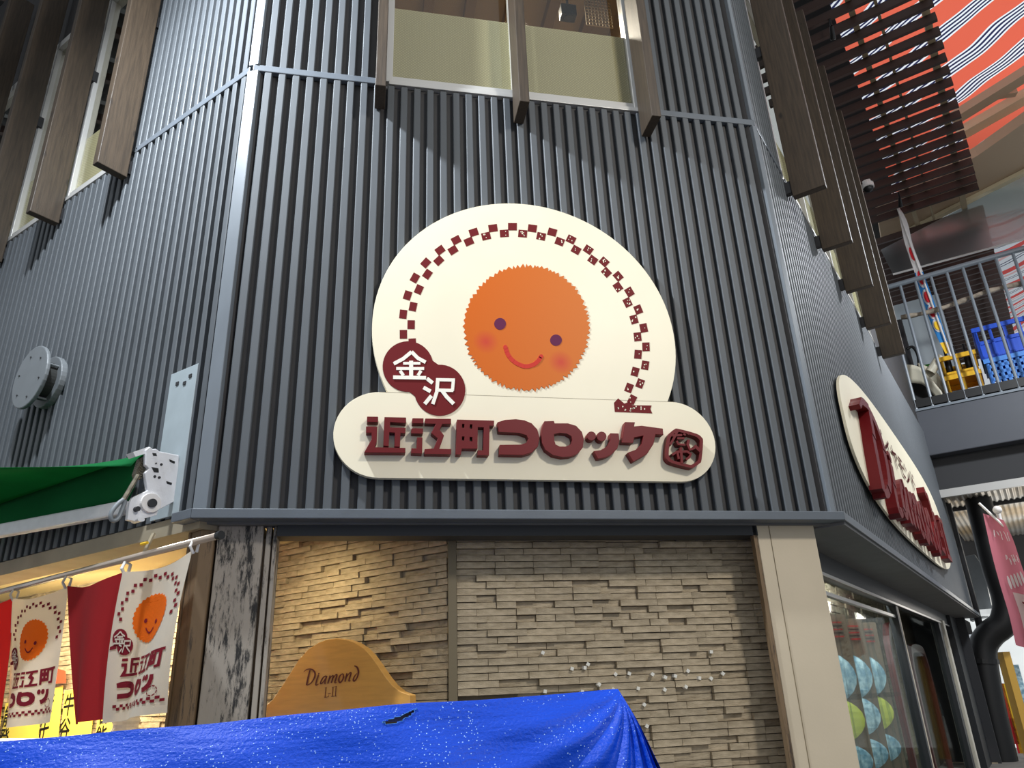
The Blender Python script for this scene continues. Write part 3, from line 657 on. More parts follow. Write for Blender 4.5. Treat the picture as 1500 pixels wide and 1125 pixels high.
# =================================================================== "Diamond" lettering
WORD = [([(185, 305), (230, 265), (300, 250), (360, 272), (393, 330), (383, 400), (345, 475), (290, 528), (240, 548)], [6, 18, 24, 28, 30, 28, 22, 18, 14]), ([(300, 268), (270, 390), (238, 545)], [22, 28, 30]),
 ([(455, 362), (425, 450), (405, 535), (425, 542), (460, 522)], [26, 26, 26, 20, 10]), ([(470, 325), (452, 348)], 22),
 ([(600, 375), (550, 398), (510, 460), (493, 515), (525, 508), (580, 430)], [24, 20, 26, 26, 18, 12]), ([(610, 375), (578, 465), (575, 528)], [26, 28, 26]),
 ([(670, 368), (650, 440), (625, 518)], 26), ([(648, 450), (700, 378), (727, 378), (712, 440), (690, 505)], [12, 16, 26, 26, 24]), ([(710, 440), (768, 358), (795, 356), (775, 430), (755, 502), (790, 492)], [12, 16, 26, 28, 24, 10]),
 ([(905, 335), (855, 365), (828, 440), (842, 497), (885, 470), (915, 400), (908, 338)], [18, 20, 30, 28, 26, 30, 20]),
 ([(978, 328), (960, 405), (942, 482)], 27), ([(960, 410), (1025, 322), (1052, 322), (1030, 400), (1012, 470), (1045, 460)], [12, 16, 26, 28, 24, 10]),
 ([(1160, 330), (1115, 385), (1092, 450), (1110, 470), (1150, 430), (1182, 350), (1185, 280), (1160, 215), (1112, 192)], [14, 20, 28, 26, 20, 26, 32, 32, 22])]
# bell-shaped wooden board
def onA(off, cc=None):
    def f0(p): return hit(p[0], p[1], FP('A', 0, off, 0), (-S2, -S2, 0))
    return f0
OB = -.98
bl = [(360 + a / 3.75, 760 + b / 3.75) for a, b in ((90, 1045), (150, 990), (200, 915), (245, 845), (290, 775), (345, 715), (400, 680), (450, 662), (500, 656), (550, 662), (600, 680), (645, 708), (685, 750), (725, 805), (765, 865), (805, 915), (850, 950), (900, 968), (903, 1090), (60, 1110))]
f0 = onA(OB); thick = Vector((-S2, -S2, 0)) * -.06
BT = thing('house_name_board', f0((480, 1040)) , 'bell-shaped varnished wooden board lettered Diamond, in front of the stone wall', 'sign')
bb = MB().prism([bl], f0, lambda p: f0(p) + thick); bb.build('board', M['board'], BT, bevel=.004)
fl = MB(); f3 = onA(OB + .003); cB = lambda l: [(430 + a / 12.5, 960 + b / 12.5) for a, b in l]
for pts, w in WORD:
    sp_ = smooth_line(pts, 4); ws = w if isinstance(w, list) else [w] * len(pts)
    ww = [ws[min(i // 4, len(ws) - 1)] + (ws[min(i // 4 + 1, len(ws) - 1)] - ws[min(i // 4, len(ws) - 1)]) * (i % 4) / 4 for i in range(len(sp_))]
    q = stroke(sp_, ww); n = len(sp_)
    for i in range(n - 1): fl.flat([cB([q[i], q[i + 1], q[2 * n - 2 - i], q[2 * n - 1 - i]])], f3)
for pts, w in (([(592, 592), (575, 768)], 14), ([(560, 773), (640, 757)], 10), ([(628, 757), (645, 735)], 8), ([(570, 597), (610, 588)], 8), ([(625, 708), (678, 692)], 11), ([(722, 580), (708, 750)], 14), ([(778, 575), (765, 745)], 14), ([(700, 583), (796, 568)], 9), ([(688, 756), (785, 744)], 9)):
    fl.flat([cB(stroke(pts, w))], f3)
fl.build('lettering', M['darkred'], BT, fix=False)

# right-hand sign, same word in big raised script
SC = thing('diamond_sign', FP('C', 5.2, .05, 3.06), 'long cream oval sign with raised maroon script, on the right wall', 'sign')
el = []
for i in range(96):
    a = 2 * math.pi * i / 96; c, s_ = math.cos(a), math.sin(a); pw = .62
    el.append((5.22 + 4.1 * math.copysign(abs(c) ** pw, c), 3.86 + .79 * math.copysign(abs(s_) ** (pw + .05), s_)))
MB().prism([el], lambda p: FP('C', p[0], .10, p[1]), lambda p: FP('C', p[0], .075, p[1])).build('board', M['cream'], SC)
for s_ in (2.5, 5.2, 8): MB().fbox('C', s_ - .05, s_ + .05, 0, .08, 3.2, 4.5).build('mounting_bar', M['steel'], SC)
def wordC(p, off):
    u = (p[0] - 180) / 1010; basey = 555 - (p[0] - 240) * .1
    v = (basey - p[1]) / 300; return FP('C', 1.48 + 5.05 * u, off, 3.19 + .97 * v)
groups = [[0, 1], [2, 3], [4, 5], [6, 7, 8], [9], [10, 11], [12]]
for g in groups:
    mb = MB()
    for i in g:
        pts, w = WORD[i]; sp_ = smooth_line(pts, 4); ws = w if isinstance(w, list) else [w] * len(pts)
        ww = [(ws[min(i_ // 4, len(ws) - 1)] + 8) for i_ in range(len(sp_))]; q = stroke(sp_, ww); n = len(sp_)
        for j in range(n - 1): STEP[0] = (STEP[0] + .0009) % .008; mb.prism([[q[j], q[j + 1], q[2 * n - 2 - j], q[2 * n - 1 - j]]], lambda p: wordC(p, .2 + STEP[0]), lambda p: wordC(p, .09))
    mb.build('letter', M['maroon'], SC)
STEP[0] = 0
mb = MB()
for pts, w in (([(6.75, 3.85), (6.7, 3.3), (7.05, 3.3)], .11), ([(7.1, 3.58), (7.25, 3.58)], .1), ([(7.42, 3.85), (7.4, 3.28)], .12), ([(7.75, 3.85), (7.72, 3.28)], .12), ([(7.3, 3.86), (7.88, 3.86)], .08), ([(7.28, 3.27), (7.86, 3.27)], .08)):
    q = stroke(pts, w); n = len(pts)
    for j in range(n - 1): STEP[0] += .001; mb.prism([[q[j], q[j + 1], q[2 * n - 2 - j], q[2 * n - 1 - j]]], lambda p: FP('C', p[0], .2 + STEP[0], p[1]), lambda p: FP('C', p[0], .09, p[1]))
mb.build('numeral_letters', M['maroon'], SC)
mb = MB()
put_text(mb, 'ダイヤモンド', .34, lambda p: FP('C', 3.0 + p[0] * 1.5, .115, 4.02 + p[1]), .005)
mb.build('katakana_lettering', M['maroon'], SC, fix=False)

# =================================================================== LEFT WALL FITTINGS
# round exhaust vent
VC = FP('A', 2.38, 0, 4.265); nA3 = Vector((-S2, -S2, 0)); dA3 = Vector((-S2, S2, 0))
V = thing('round_wall_vent', VC, 'round grey exhaust vent with a flat disc cover on the left ribbed wall', 'vent')
def disc(o0, o1, r, n=36, dz=0, ds=0): 
    c = VC + nA3 * o0 + Vector((0, 0, dz)) + dA3 * ds; c2 = VC + nA3 * o1 + Vector((0, 0, dz)) + dA3 * ds; mb = MB(); b0 = 0
    for cc_ in (c, c2):
        for i in range(n): a = 2 * math.pi * i / n; mb.v.append(cc_ + dA3 * math.cos(a) * r + Vector((0, 0, math.sin(a) * r)))
    for i in range(n): mb.f.append((i, (i + 1) % n, n + (i + 1) % n, n + i))
    mb.f.append(tuple(range(n))); mb.f.append(tuple(range(2 * n - 1, n - 1, -1))); return mb
disc(.03, .09, .235).build('wall_collar', M['ventm'], V, bevel=.008)
disc(.09, .21, .17).build('duct', M['ventd'], V)
disc(.20, .235, .285).build('disc_cover', M['ventm'], V, bevel=.01)
for a in range(6):
    an = a * math.pi / 3 + .3; c = VC + nA3 * .236 + dA3 * math.cos(an) * .2 + Vector((0, 0, math.sin(an) * .2)); MB().tube([c, c + nA3 * .006], .009, 8).build('screw', M['steel'], V)
for a in (.9, 2.6, 4.4, 5.8):
    c = VC + dA3 * math.cos(a) * .19 + Vector((0, 0, math.sin(a) * .19)); MB().tube([c + nA3 * .08, c + nA3 * .21], .012, 8).build('spacer', M['ventm'], V)
# mounting plate and awning gear
PL = thing('mounting_plate', FP('A', .35, .04, 2.76), 'pale grey steel plate on the left wall behind the awning bracket', 'plate')
MB().fbox('A', .2, .52, .034, .05, 2.76, 3.84).build('plate', M['plate'], PL, bevel=.003)
for a, b_ in ((.42, 3.74), (.33, 3.72), (.27, 3.76), (.42, 3.2)): MB().fbox('A', a - .016, a + .016, .05, .056, b_ - .012, b_ + .014).build('bolt', M['steel'], PL)
SBK = .30
def bk(x, y): return perp('A', SBK, x, y)
AW = thing('awning', FP('A', .9, .15, 3.0), 'half-rolled green awning with white front bar and white crank bracket, on the left wall', 'awning')
z5 = lambda l: [bk(150 + a / 8.03, 640 + b / 8.03) for a, b in l]
bp = z5([(480, 165), (530, 125), (560, 155), (600, 150), (640, 180), (870, 225), (868, 340), (835, 590), (812, 770), (625, 870), (612, 925), (350, 1000), (262, 985), (290, 780), (330, 720), (500, 640), (470, 430), (520, 380), (478, 340)])
def mapK(S): return lambda p: FP('A', S, p[0], p[1])
BR = MB().prism([bp], mapK(SBK - .03), mapK(SBK)).build('bracket', M['whitem'], AW, bevel=.004)
for l in (z5([(555, 200), (600, 205), (608, 235), (565, 232)]), z5([(755, 275), (820, 300), (815, 325), (760, 302)]), z5([(720, 530), (785, 550), (780, 575), (725, 560)]), z5([(545, 365), (625, 380), (630, 430), (575, 425)])):
    MB().prism([l], mapK(SBK - .033), mapK(SBK - .0295)).build('slot', M['black'], BR)
for (a, b_), r in (((660, 335), 15), ((598, 322), 10), ((583, 476), 16), ((636, 488), 16)):
    MB().prism([z5(ellipse(a, b_, r, r, 10))], mapK(SBK - .034), mapK(SBK - .0295)).build('rivet', M['steel'], BR)
MB().prism([z5([(340, 185), (525, 122), (540, 150), (480, 205), (370, 240)])], mapK(SBK + .06), mapK(SBK - .02)).build('top_flange', M['whitem'], AW)
MB().prism([z5(ellipse(525, 790, 118, 112, 30))], mapK(SBK - .05), mapK(SBK - .02)).build('hub_disc', M['whitep'], AW, bevel=.004)
MB().prism([z5(ellipse(526, 795, 52, 50, 20))], mapK(SBK - .065), mapK(SBK - .05)).build('hub_bolt', M['steel'], AW)
MB().prism([z5(ellipse(358, 862, 30, 30, 14))], mapK(SBK - .06), mapK(SBK - .03)).build('bolt', M['steel'], AW)
MB().prism([z5(ellipse(395, 990, 42, 24, 14))], mapK(SBK + .02), mapK(SBK - .06)).build('bolt', M['whitem'], AW)
k3 = lambda x, y, S=SBK - .02: FP('A', S, *perp('A', S, 150 + x / 8.03, 640 + y / 8.03))
MB().tube([k3(420, 450), k3(250, 740)], .015, 10).build('crank_rod', M['rust'], AW)
lp = smooth_line([(250, 735), (180, 790), (110, 880), (100, 960), (140, 985), (190, 950), (230, 860), (262, 770), (250, 735)], 4)
MB().tube([k3(x, y) for x, y in lp], .014, 10).build('crank_eye', M['greyp'], AW, smooth=True)
g = MB()
for i in range(7): c = k3(440 - 14 * i * .6, 310 + i * 26, SBK + .05); g.tube([c, c + Vector((.03, -.02, .01))], .03, 9)
g.build('crank_gear', M['rust'], AW)
# front bar and roller, traced on level planes
def LZ(x, y, z): return hit(x, y, (0, 0, z), (0, 0, 1))
b0, b1_ = LZ(185, 753, 2.86), LZ(-60, 797, 2.86); upv = Vector((0, 0, 1))
MB().bar(b0 + upv * .045, b1_ + upv * .045, .07, .10).build('front_bar', M['whitem'], AW, bevel=.012)
rl0, rl1 = FP('A', .5, .13, 3.215), FP('A', 3.6, .13, 3.20)
MB().tube([rl0, rl1], .02, 12).build('roller', M['awn'], AW)
# cloth: from the roller out to its loose fold, and back down to the bar
fo0 = hit(192, 683, FP('A', 0, .2, 0), nA3); fo1 = hit(-120, 686, FP('A', 0, .95, 0), nA3)
def sh1(u, v): a = rl0.lerp(rl1, u); b = fo0.lerp(fo1, u); p = a.lerp(b, v); p.z += .03 * math.sin(math.pi * v) * (1 + u); return p
def sh2(u, v): a = rl0.lerp(rl1, u) + nA3 * .02; b = (b0 + (b1_ - b0) * (u * 1.9) if False else b0.lerp(b1_ + (b1_ - b0) * .6, u)) + upv * .09; p = a.lerp(b, v); p.z -= .03 * math.sin(math.pi * v); return p
MB().grid(sh1, 20, 8).build('cloth', M['awn'], AW, smooth=True, solid=.003)
MB().grid(sh2, 20, 8).build('cloth', M['awn'], AW, smooth=True, solid=.003)

# banner pole
PO = .12
pa, pb = FP('A', *[None] * 0, ) if False else None, None
def PA(x, y, off=PO): s_, z_ = fsz('A', x, y, off); return FP('A', s_, off, z_)
PT = thing('banner_pole', PA(150, 833), 'shiny metal pole with black end cap carrying the hanging shop curtains', 'pole')
e0, e1 = PA(319, 785), PA(-90, 890)
MB().tube([e0, e1], .022, 14).build('tube', M['polem'], PT, smooth=True)
dd = (e0 - e1).normalized(); MB().tube([e0, e0 + dd * .035], .026, 14).build('end_cap', M['black'], PT)
p = PA(207, 818); mb = MB(); mb.bar(p, p + Vector((0, 0, .17)) - nA3 * .06, .03, .012); mb.build('hanger', M['soffitA'], PT)
mb = MB(); q = PA(216, 795); mb.tube([q, q + dA3 * .07], .01, 8); mb.build('hook', M['by'], PT)
# curtain flags
def logo_polys():
    """printed design in unit coordinates (u right, v down)"""
    out = []
    def nrm(l, x0, y0, sx, sy): return [((x - x0) * sx, (y - y0) * sy) for x, y in l]
    res = {'m': [], 'o': [], 'w': []}
    # big characters, row 1 and row 2, fitted into rows
    def fit(polys, u0, u1, v0, v1):
        xs = [x for lp in polys for l in lp for x, y in l]; ys = [y for lp in polys for l in lp for x, y in l]
        a, b, c, d = min(xs), max(xs), min(ys), max(ys)
        return [[[(u0 + (x - a) / (b - a) * (u1 - u0), v0 + (y - c) / (d - c) * (v1 - v0)) for x, y in l] for l in lp] for lp in polys]
    for i, (u0, u1) in enumerate(((.16, .40), (.42, .68), (.70, .94))): res['m'] += fit(LET[i][1], u0, u1, .60, .72)
    for i, (u0, u1) in ((3, (.13, .38)), (4, (.40, .66)), (5, (.68, .86))): res['m'] += fit(LET[i][1], u0, u1, .75, .86)
    for k_ in range(11):
        for r in range(2):
            u = .1 + k_ * .08 + r * .04; v = .895 + r * .018; res['m'].append([[(u, v), (u + .04, v), (u + .04, v + .018), (u, v + .018)]])
    for i in range(25):
        a = math.pi * (1.02 - 1.1 * i / 24); r = .40 + (.035 if i % 2 else 0); cx_, cy_ = .52 + r * math.cos(a), .32 - r * .62 * math.sin(a)
        res['m'].append([[(cx_ - .02, cy_ - .012), (cx_ + .02, cy_ - .012), (cx_ + .02, cy_ + .012), (cx_ - .02, cy_ + .012)]])
    res['m'].append([ellipse(.13, .46, .09, .06, 18)]); res['m'].append([ellipse(.2, .52, .09, .06, 18)])
    res['m'].append([[(-.0 + .02, .52), (.1, .50), (.1, .535), (.02, .54)]])
    cq_ = []
    for i in range(60):
        a = 2 * math.pi * i / 60; r = 1 if i % 2 else .94; cq_.append((.52 + .26 * r * math.cos(a), .35 + .17 * r * math.sin(a)))
    res['o'].append([cq_])
    for (cx_, cy_) in ((.43, .36), (.61, .385)): res['m'].append(('top', [ellipse(cx_, cy_, .022, .016, 10)]))
    sm_ = [(.44 + .14 * i / 10, .41 + .035 * math.sin(math.pi * i / 10) + .01 * i / 10) for i in range(11)]
    res['m'].append(('top', [stroke(sm_, .012)]))
    for ch, (a, b, c, d) in ((KANA1, (.07, .2, .42, .5)), (KANA2, (.14, .27, .48, .56))):
        xs = [x for p_, w in ch for x, y in p_]; ys = [y for p_, w in ch for x, y in p_]; x0, x1, y0, y1 = min(xs), max(xs), min(ys), max(ys)
        for p_, w in ch:
            res['w'].append([stroke([(a + (x - x0) / (x1 - x0) * (b - a), c + (y - y0) / (y1 - y0) * (d - c)) for x, y in p_], .011)])
    for i in range(8):
        a = i * math.pi / 4; res['m'].append([stroke([(.86 + .05 * math.cos(a), .86 + .03 * math.sin(a)), (.86 + .05 * math.cos(a + .6), .86 + .03 * math.sin(a + .6))], .008)])
    return res
LG = logo_polys()
def subdiv_flat(polys, fn, off, name, m, parent):
    mb = MB()
    for lp in polys: mb.flat(lp, lambda p: (p[0], p[1], 0))
    me = bpy.data.meshes.new(name); me.from_pydata(mb.v, [], mb.f); bm = bmesh.new(); bm.from_mesh(me)
    for _ in range(3):
        es = [e_ for e_ in bm.edges if e_.calc_length() > .09]
        if es: bmesh.ops.subdivide_edges(bm, edges=es, cuts=1); bmesh.ops.triangulate(bm, faces=bm.faces)
    org = world_loc(parent)
    for v in bm.verts: v.co = fn(v.co.x, v.co.y, off) - org
    bm.to_mesh(me); bm.free(); me.materials.append(m); o = bpy.data.objects.new(name, me); o.parent = parent; col.objects.link(o); return o
def flag(tl, tr, bl_, br, m, label, logo=False, amp=.03, ph=0, tabs=True):
    TL, TR, BLp, BRp = PA(*tl), PA(*tr), PA(*bl_, PO + .06), PA(*br, PO + .06)
    def fn(u, v, off=0):
        a = TL.lerp(TR, u); b = BLp.lerp(BRp, u); p = a.lerp(b, v)
        p += Vector((0, 0, -.045 * math.sin(math.pi * u) * (1 - v)))
        w = amp * math.sin(2 * math.pi * (u * 1.1 + .35 * v) + ph) * (.35 + v) + .5 * amp * math.sin(5 * u + 3 * v + ph * 2) + .02 * math.sin(math.pi * u)
        return p + nA3 * (w + off)
    t = thing('shop_curtain', TL.lerp(TR, .5), label, 'curtain', 'curtain panels hanging from the pole')
    MB().grid(fn, 24, 32).build('cloth', m, t, smooth=True)
    if logo:
        subdiv_flat([l for l in LG['m'] if not isinstance(l, tuple)], fn, .004, 'print', M['printm'], t)
        subdiv_flat(LG['o'], fn, .004, 'croquette_print', M['printo'], t)
        subdiv_flat([l[1] for l in LG['m'] if isinstance(l, tuple)], fn, .007, 'face_print', M['printm'], t)
        subdiv_flat(LG['w'], fn, .008, 'white_print', M['flagw'], t)
    for q in (TR,) + ((TL,) if tabs else ()):
        mb = MB(); mb.tube([q + Vector((0, 0, -.02)) + nA3 * .0, q + nA3 * .028 + Vector((0, 0, .02)), q + nA3 * .012 + Vector((0, 0, .065)), q - nA3 * .028 + Vector((0, 0, .05)), q - nA3 * .02 + Vector((0, 0, -.01))], .009, 6); mb.build('clip', M['whitep'], t)
    return t
flag((184, 838), (284, 806), (150, 1060), (243, 1044), M['flagw'], 'white shop curtain printed with the croquette face, at the right end of the pole', True, .03, .6, True)
flag((97, 858), (183, 838), (104, 1062), (160, 1052), M['flagm'], 'plain maroon shop curtain between the two printed ones', False, .035, 2.2, True)
flag((20, 876), (97, 858), (2, 1068), (76, 1058), M['flagw'], 'white shop curtain printed with the croquette face, left of the maroon one', True, .03, 3.6, True)
flag((-80, 900), (20, 876), (-95, 1080), (6, 1062), M['flagr'], 'bright red shop curtain cut off by the left picture edge', False, .03, 5, False)

# stall interior behind the curtains
def PI(x, y, off): s_, z_ = fsz('A', x, y, off); return FP('A', s_, off, z_)
chars = ['能', '登', '牛', '谷']
for i, (x0, x1, y0) in enumerate(((8, 62, 1030), (66, 92, 1012), (95, 140, 1012), (146, 190, 1022), (-60, 4, 1030))):
    OFp = -1.36 + .004 * i
    q = [PI(x0, y0, OFp), PI(x1, y0 - 8, OFp), PI(x1 - 12, 1135, OFp), PI(x0 - 12, 1140, OFp)]
    t = thing('menu_poster', q[3], ['yellow menu poster below the left printed curtain', 'narrow yellow menu poster by the red valance', 'yellow handwritten poster left of the maroon curtain foot', 'yellow handwritten poster below the maroon curtain', 'yellow menu poster at the left picture edge'][i], 'poster', 'yellow posters inside the stall')
    mb = MB(); mb.hexa([q[3], q[2], q[2] - nA3 * .004, q[3] - nA3 * .004, q[0], q[1], q[1] - nA3 * .004, q[0] - nA3 * .004]); mb.build('sheet', M['poster'], t)
    mb = MB(); put_text(mb, chars[i % 4] + '\n' + chars[(i + 1) % 4], .22, lambda p: q[0] + nA3 * .003 + (q[1] - q[0]).normalized() * (p[0] * .9 + .03) + Vector((0, 0, p[1] - .22)), .004); mb.build('brush_writing', M['ink'], t, fix=False)
rv = thing('red_valance', PI(230, 990, -1.3), 'short red fabric valance seen between the curtains inside the stall', 'valance')
MB().quad(PI(70, 975, -1.3), PI(96, 983, -1.3), PI(96, 1000, -1.3), PI(70, 1002, -1.3)).build('cloth', M['redp'], rv, solid=.004)
c = PI(186, 1050, -.5); cp = thing('ridged_jar', c + Vector((0, 0, -.15)), 'white ridged round jar between the curtain foot and the blue sheet', 'jar')
mb = MB(); mb.tube([c + Vector((0, 0, -.15 + .02 * i)) for i in range(12)], [.085 + (.012 if i % 3 == 0 else 0) for i in range(12)], 20); mb.build('body', M['whitep'], cp, smooth=False)
mb = MB(); mb.tube([c + Vector((-.09, -.09, .0)), c + Vector((-.12, -.12, .03)), c + Vector((-.09, -.09, .06))], .012, 8); mb.build('handle', M['whitep'], cp)
cn = PI(150, 1090, -.5); 
mb = MB(); mb.fbox('A', .3, 6, -.75, -.25, .0, c.z - .15); tag(mb.build('stall_counter', M['whitep'], origin=FP('A', 3, -.5, 0)), 'white stall counter behind the blue sheet', 'counter')

# =================================================================== RIGHT SHOPFRONT
# glass panels with posts
GO = -.42
GL = tag(MB().fbox('C', .2, 5.1, GO - .012, GO, .1, 2.46).build('window_4', M['clear2']), kind='structure')
MB().fbox('C', 5.32, 9.6, GO - .012, GO, .1, 2.46).build('pane', M['clear2'], GL)
MB().fbox('C', 5.08, 5.2, GO - .06, GO + .05, 0, 2.5).build('dark_mullion', M['dark'], GL); MB().fbox('C', 5.2, 5.34, GO - .06, GO + .04, 0, 2.5).build('beige_mullion', M['beige'], GL)
MB().fbox('C', .3, 5.08, GO - .03, GO + .02, 2.30, 2.335).build('transom', M['alu'], GL)
MB().fbox('C', 9.55, 9.85, GO - .06, GO + .06, 0, 2.5).build('dark_mullion', M['dark'], GL); MB().fbox('C', 9.9, 10.2, GO - .1, GO + .1, 0, 2.5).build('beige_mullion', M['beige2'], GL); MB().fbox('C', 11.2, 12.6, GO - .1, GO + .12, 0, 2.66).build('dark_mullion', M['dark'], GL)
# stone wall seen through the glass
tag(MB().fbox('C', .2, 12.4, GO - .9, -.13, 3.42, 3.5).build('ceiling_shop', M['creamceil']), kind='structure')
area('shop_lamp', FP('C', 3, GO - .2, 3.3), FP('C', 3, GO - .4, 1), 3.5, 120, (.9, .96, 1), 'RECTANGLE', .3)
tag(MB().fbox('C', 12.3, 12.4, GO - .9, -.14, 0, 3.42).build('wall_shop_end', M['dgrey']), kind='structure')
WI = MB().fbox('C', .25, 12.4, GO - .82, GO - .7, 0, 3.42).build('wall_shop', M['brickback']); tag(WI, kind='structure')
mb = MB(); z = .4
while z < 3.35:
    u = .46 + random.choice((0, .1, .2))
    while u < 10.5:
        L = random.choice((.14, .28, .42)); d = random.choice((.01, .02, .032)); mb.fbox('C', u, u + L - .006, GO - .7, GO - .7 + d, z + .002, z + .088); u += L
    z += .092
mb.fbox('C', 12.28, 12.3, GO - .7, -.2, 0, .02)
tag(mb.build('bricks_behind_glass', M['brick'], WI), kind='stuff')
# hanging clear vinyl sheets and pictures
labels = ['hanging picture menu nearest the beige column, behind the shop glass', 'second hanging picture menu from the beige column', 'third hanging picture menu from the beige column', 'fourth hanging picture menu from the beige column', 'fifth hanging picture menu, next to the dark post']
for i in range(5):
    s0 = .55 + i * .86; s1 = s0 + .5; o = GO - .55
    t = thing('picture_menu', FP('C', s0, o, 0.3), labels[i], 'menu', 'picture menus behind the right window')
    def fn(u, v, s0=s0, s1=s1, o=o): return FP('C', s0 + (s1 - s0) * u, o + .42 * u + .02 * math.sin(u * 5 + 1), .3 + 1.93 * v)
    MB().grid(fn, 10, 6).build('sheet', M['pbrown'], t, smooth=True)
    rnd = lambda cs, cz, rs, rz, n=20: [(cs + rs * math.cos(2 * math.pi * k_ / n), cz + rz * math.sin(2 * math.pi * k_ / n)) for k_ in range(n)]
    mk = lambda p, s0=s0, s1=s1, o=o: FP('C', p[0] - .01, o + .42 * (p[0] - s0) / (s1 - s0) + .02 * math.sin((p[0] - s0) / (s1 - s0) * 5 + 1) + .012, p[1])
    for cz, rz, mm in ((1.62, .24, M['pblue']), (1.22, .2, M['pblue'] if i % 2 else M['pyel']), (.85, .16, M['pblue'])):
        mb = MB(); mb.prism([rnd((s0 + s1) / 2, cz, .235, rz)], mk, lambda p: mk(p) - Vector((S2, -S2, 0)) * .004); mb.build('dish_picture', mm, t)
        mb = MB(); mb.prism([rnd((s0 + s1) / 2 - .05, cz, .12, rz * .55)], lambda p: mk(p) + Vector((0, -1, 0)) * .008, mk); mb.build('dish_picture', M['pyel'] if i < 2 else M['bark'] if cz < 1 else M['pblue'], t)
    for k_ in range(5):
        mb = MB(); mb.prism([[(s0 + .1, 2.0 + .035 * k_), (s0 + .45, 2.0 + .035 * k_), (s0 + .45, 2.015 + .035 * k_), (s0 + .1, 2.015 + .035 * k_)]], mk, lambda p: mk(p) - Vector((S2, -S2, 0)) * .003); mb.build('caption_line', M['ink'] if k_ % 2 else M['bark'], t)
vs = thing('vinyl_curtain', FP('C', 2.8, GO - .12, .2), 'wavy clear vinyl curtain hanging just inside the right shop window', 'curtain')
MB().grid(lambda u, v: FP('C', .6 + 4.4 * u, GO - .13 + .03 * math.sin(u * 60) + .02 * math.sin(v * 4 + u * 9), .2 + 2.1 * v), 120, 10).build('sheet', M['vinyl'], vs, smooth=True)
MB().tube([FP('C', .6, GO - .13, 1.45), FP('C', 2, GO - .1, 1.44), FP('C', 3.6, GO - .12, 1.42), FP('C', 5, GO - .12, 1.4)], .025, 8).build('seam_band', M['vinyl'], vs)
# inner red framed doors
rd = thing('red_framed_door', FP('C', 7.2, GO - .25, 0), 'red arched door frame behind the second pane of the right shop window', 'door')
for s0, s1, zt in ((5.7, 7.1, 2.25), (7.4, 9.2, 2.0)):
    mb = MB()
    arch = smooth_line([(s0, .1), (s0, zt - .5), (s0 + .15, zt - .1), (s0 + .45, zt), (s1 - .45, zt), (s1 - .15, zt - .1), (s1, zt - .5), (s1, .1)], 3)
    q = stroke(arch, .12); n = len(arch)
    for i in range(n - 1): mb.prism([[q[i], q[i + 1], q[2 * n - 2 - i], q[2 * n - 1 - i]]], lambda p: FP('C', p[0], GO - .2, p[1]), lambda p: FP('C', p[0], GO - .28, p[1]))
    mb.build('frame', M['darkred'], rd)
    MB().fbox('C', s0 + .05, s1 - .05, GO - .26, GO - .25, .1, zt - .05).build('pane', M['clear2'], rd)

# =================================================================== RIGHT BACKGROUND: balcony
SBAL = 11.6
BALC = thing('balcony', FP('C', SBAL, .8, 5.1), 'dark grey balcony floor slab above the corrugated canopy at right', 'balcony')
MB().fbox('C', SBAL, SBAL + 2.6, -.3, 4.2, 5.88, 6.88).build('fascia', M['grey'], BALC, bevel=.02)
MB().fbox('C', SBAL - .02, SBAL + .04, -.3, 4.2, 6.88, 6.93).build('edge_strip', M['railm'], BALC)
MB().fbox('C', SBAL + .3, SBAL + .6, -.3, 4.2, 5.1, 5.88).build('under_beam', M['dgrey'], BALC)
RL = thing('railing', FP('C', SBAL, 1.2, 6.93), 'grey metal balcony railing with upright bars', 'railing')
P_ = lambda o, z, S=SBAL + .08: FP('C', S, o, z)
MB().tube([P_(-.1, 9.97), P_(4.1, 9.97)], .06, 10).build('top_rail', M['railm'], RL)
for o in [.02 + .318 * i for i in range(13)]: MB().tube([P_(o, 6.9), P_(o, 9.97)], .032, 8).build('bar', M['railm'], RL)
MB().fbox('C', SBAL + .05, SBAL + .11, 0, 4.1, 6.98, 7.16).build('kick_plate', M['black'], RL)
lg = thing('lagged_pipe', FP('C', SBAL + .25, 1, 8.6), 'wrapped brown and white pipe crossing behind the balcony railing', 'pipe')
o0, z0 = perp('C', SBAL + .25, 1320, 465); o1, z1 = perp('C', SBAL + .25, 1510, 413)
MB().tube([FP('C', SBAL + .25, o0 + (o1 - o0) * i / 14, z0 + (z1 - z0) * i / 14 - .05 * math.sin(i * .45)) for i in range(15)], [.055 + .012 * math.sin(i * 2.1) for i in range(15)], 9).build('wrapping', M['lag'], lg, smooth=True)

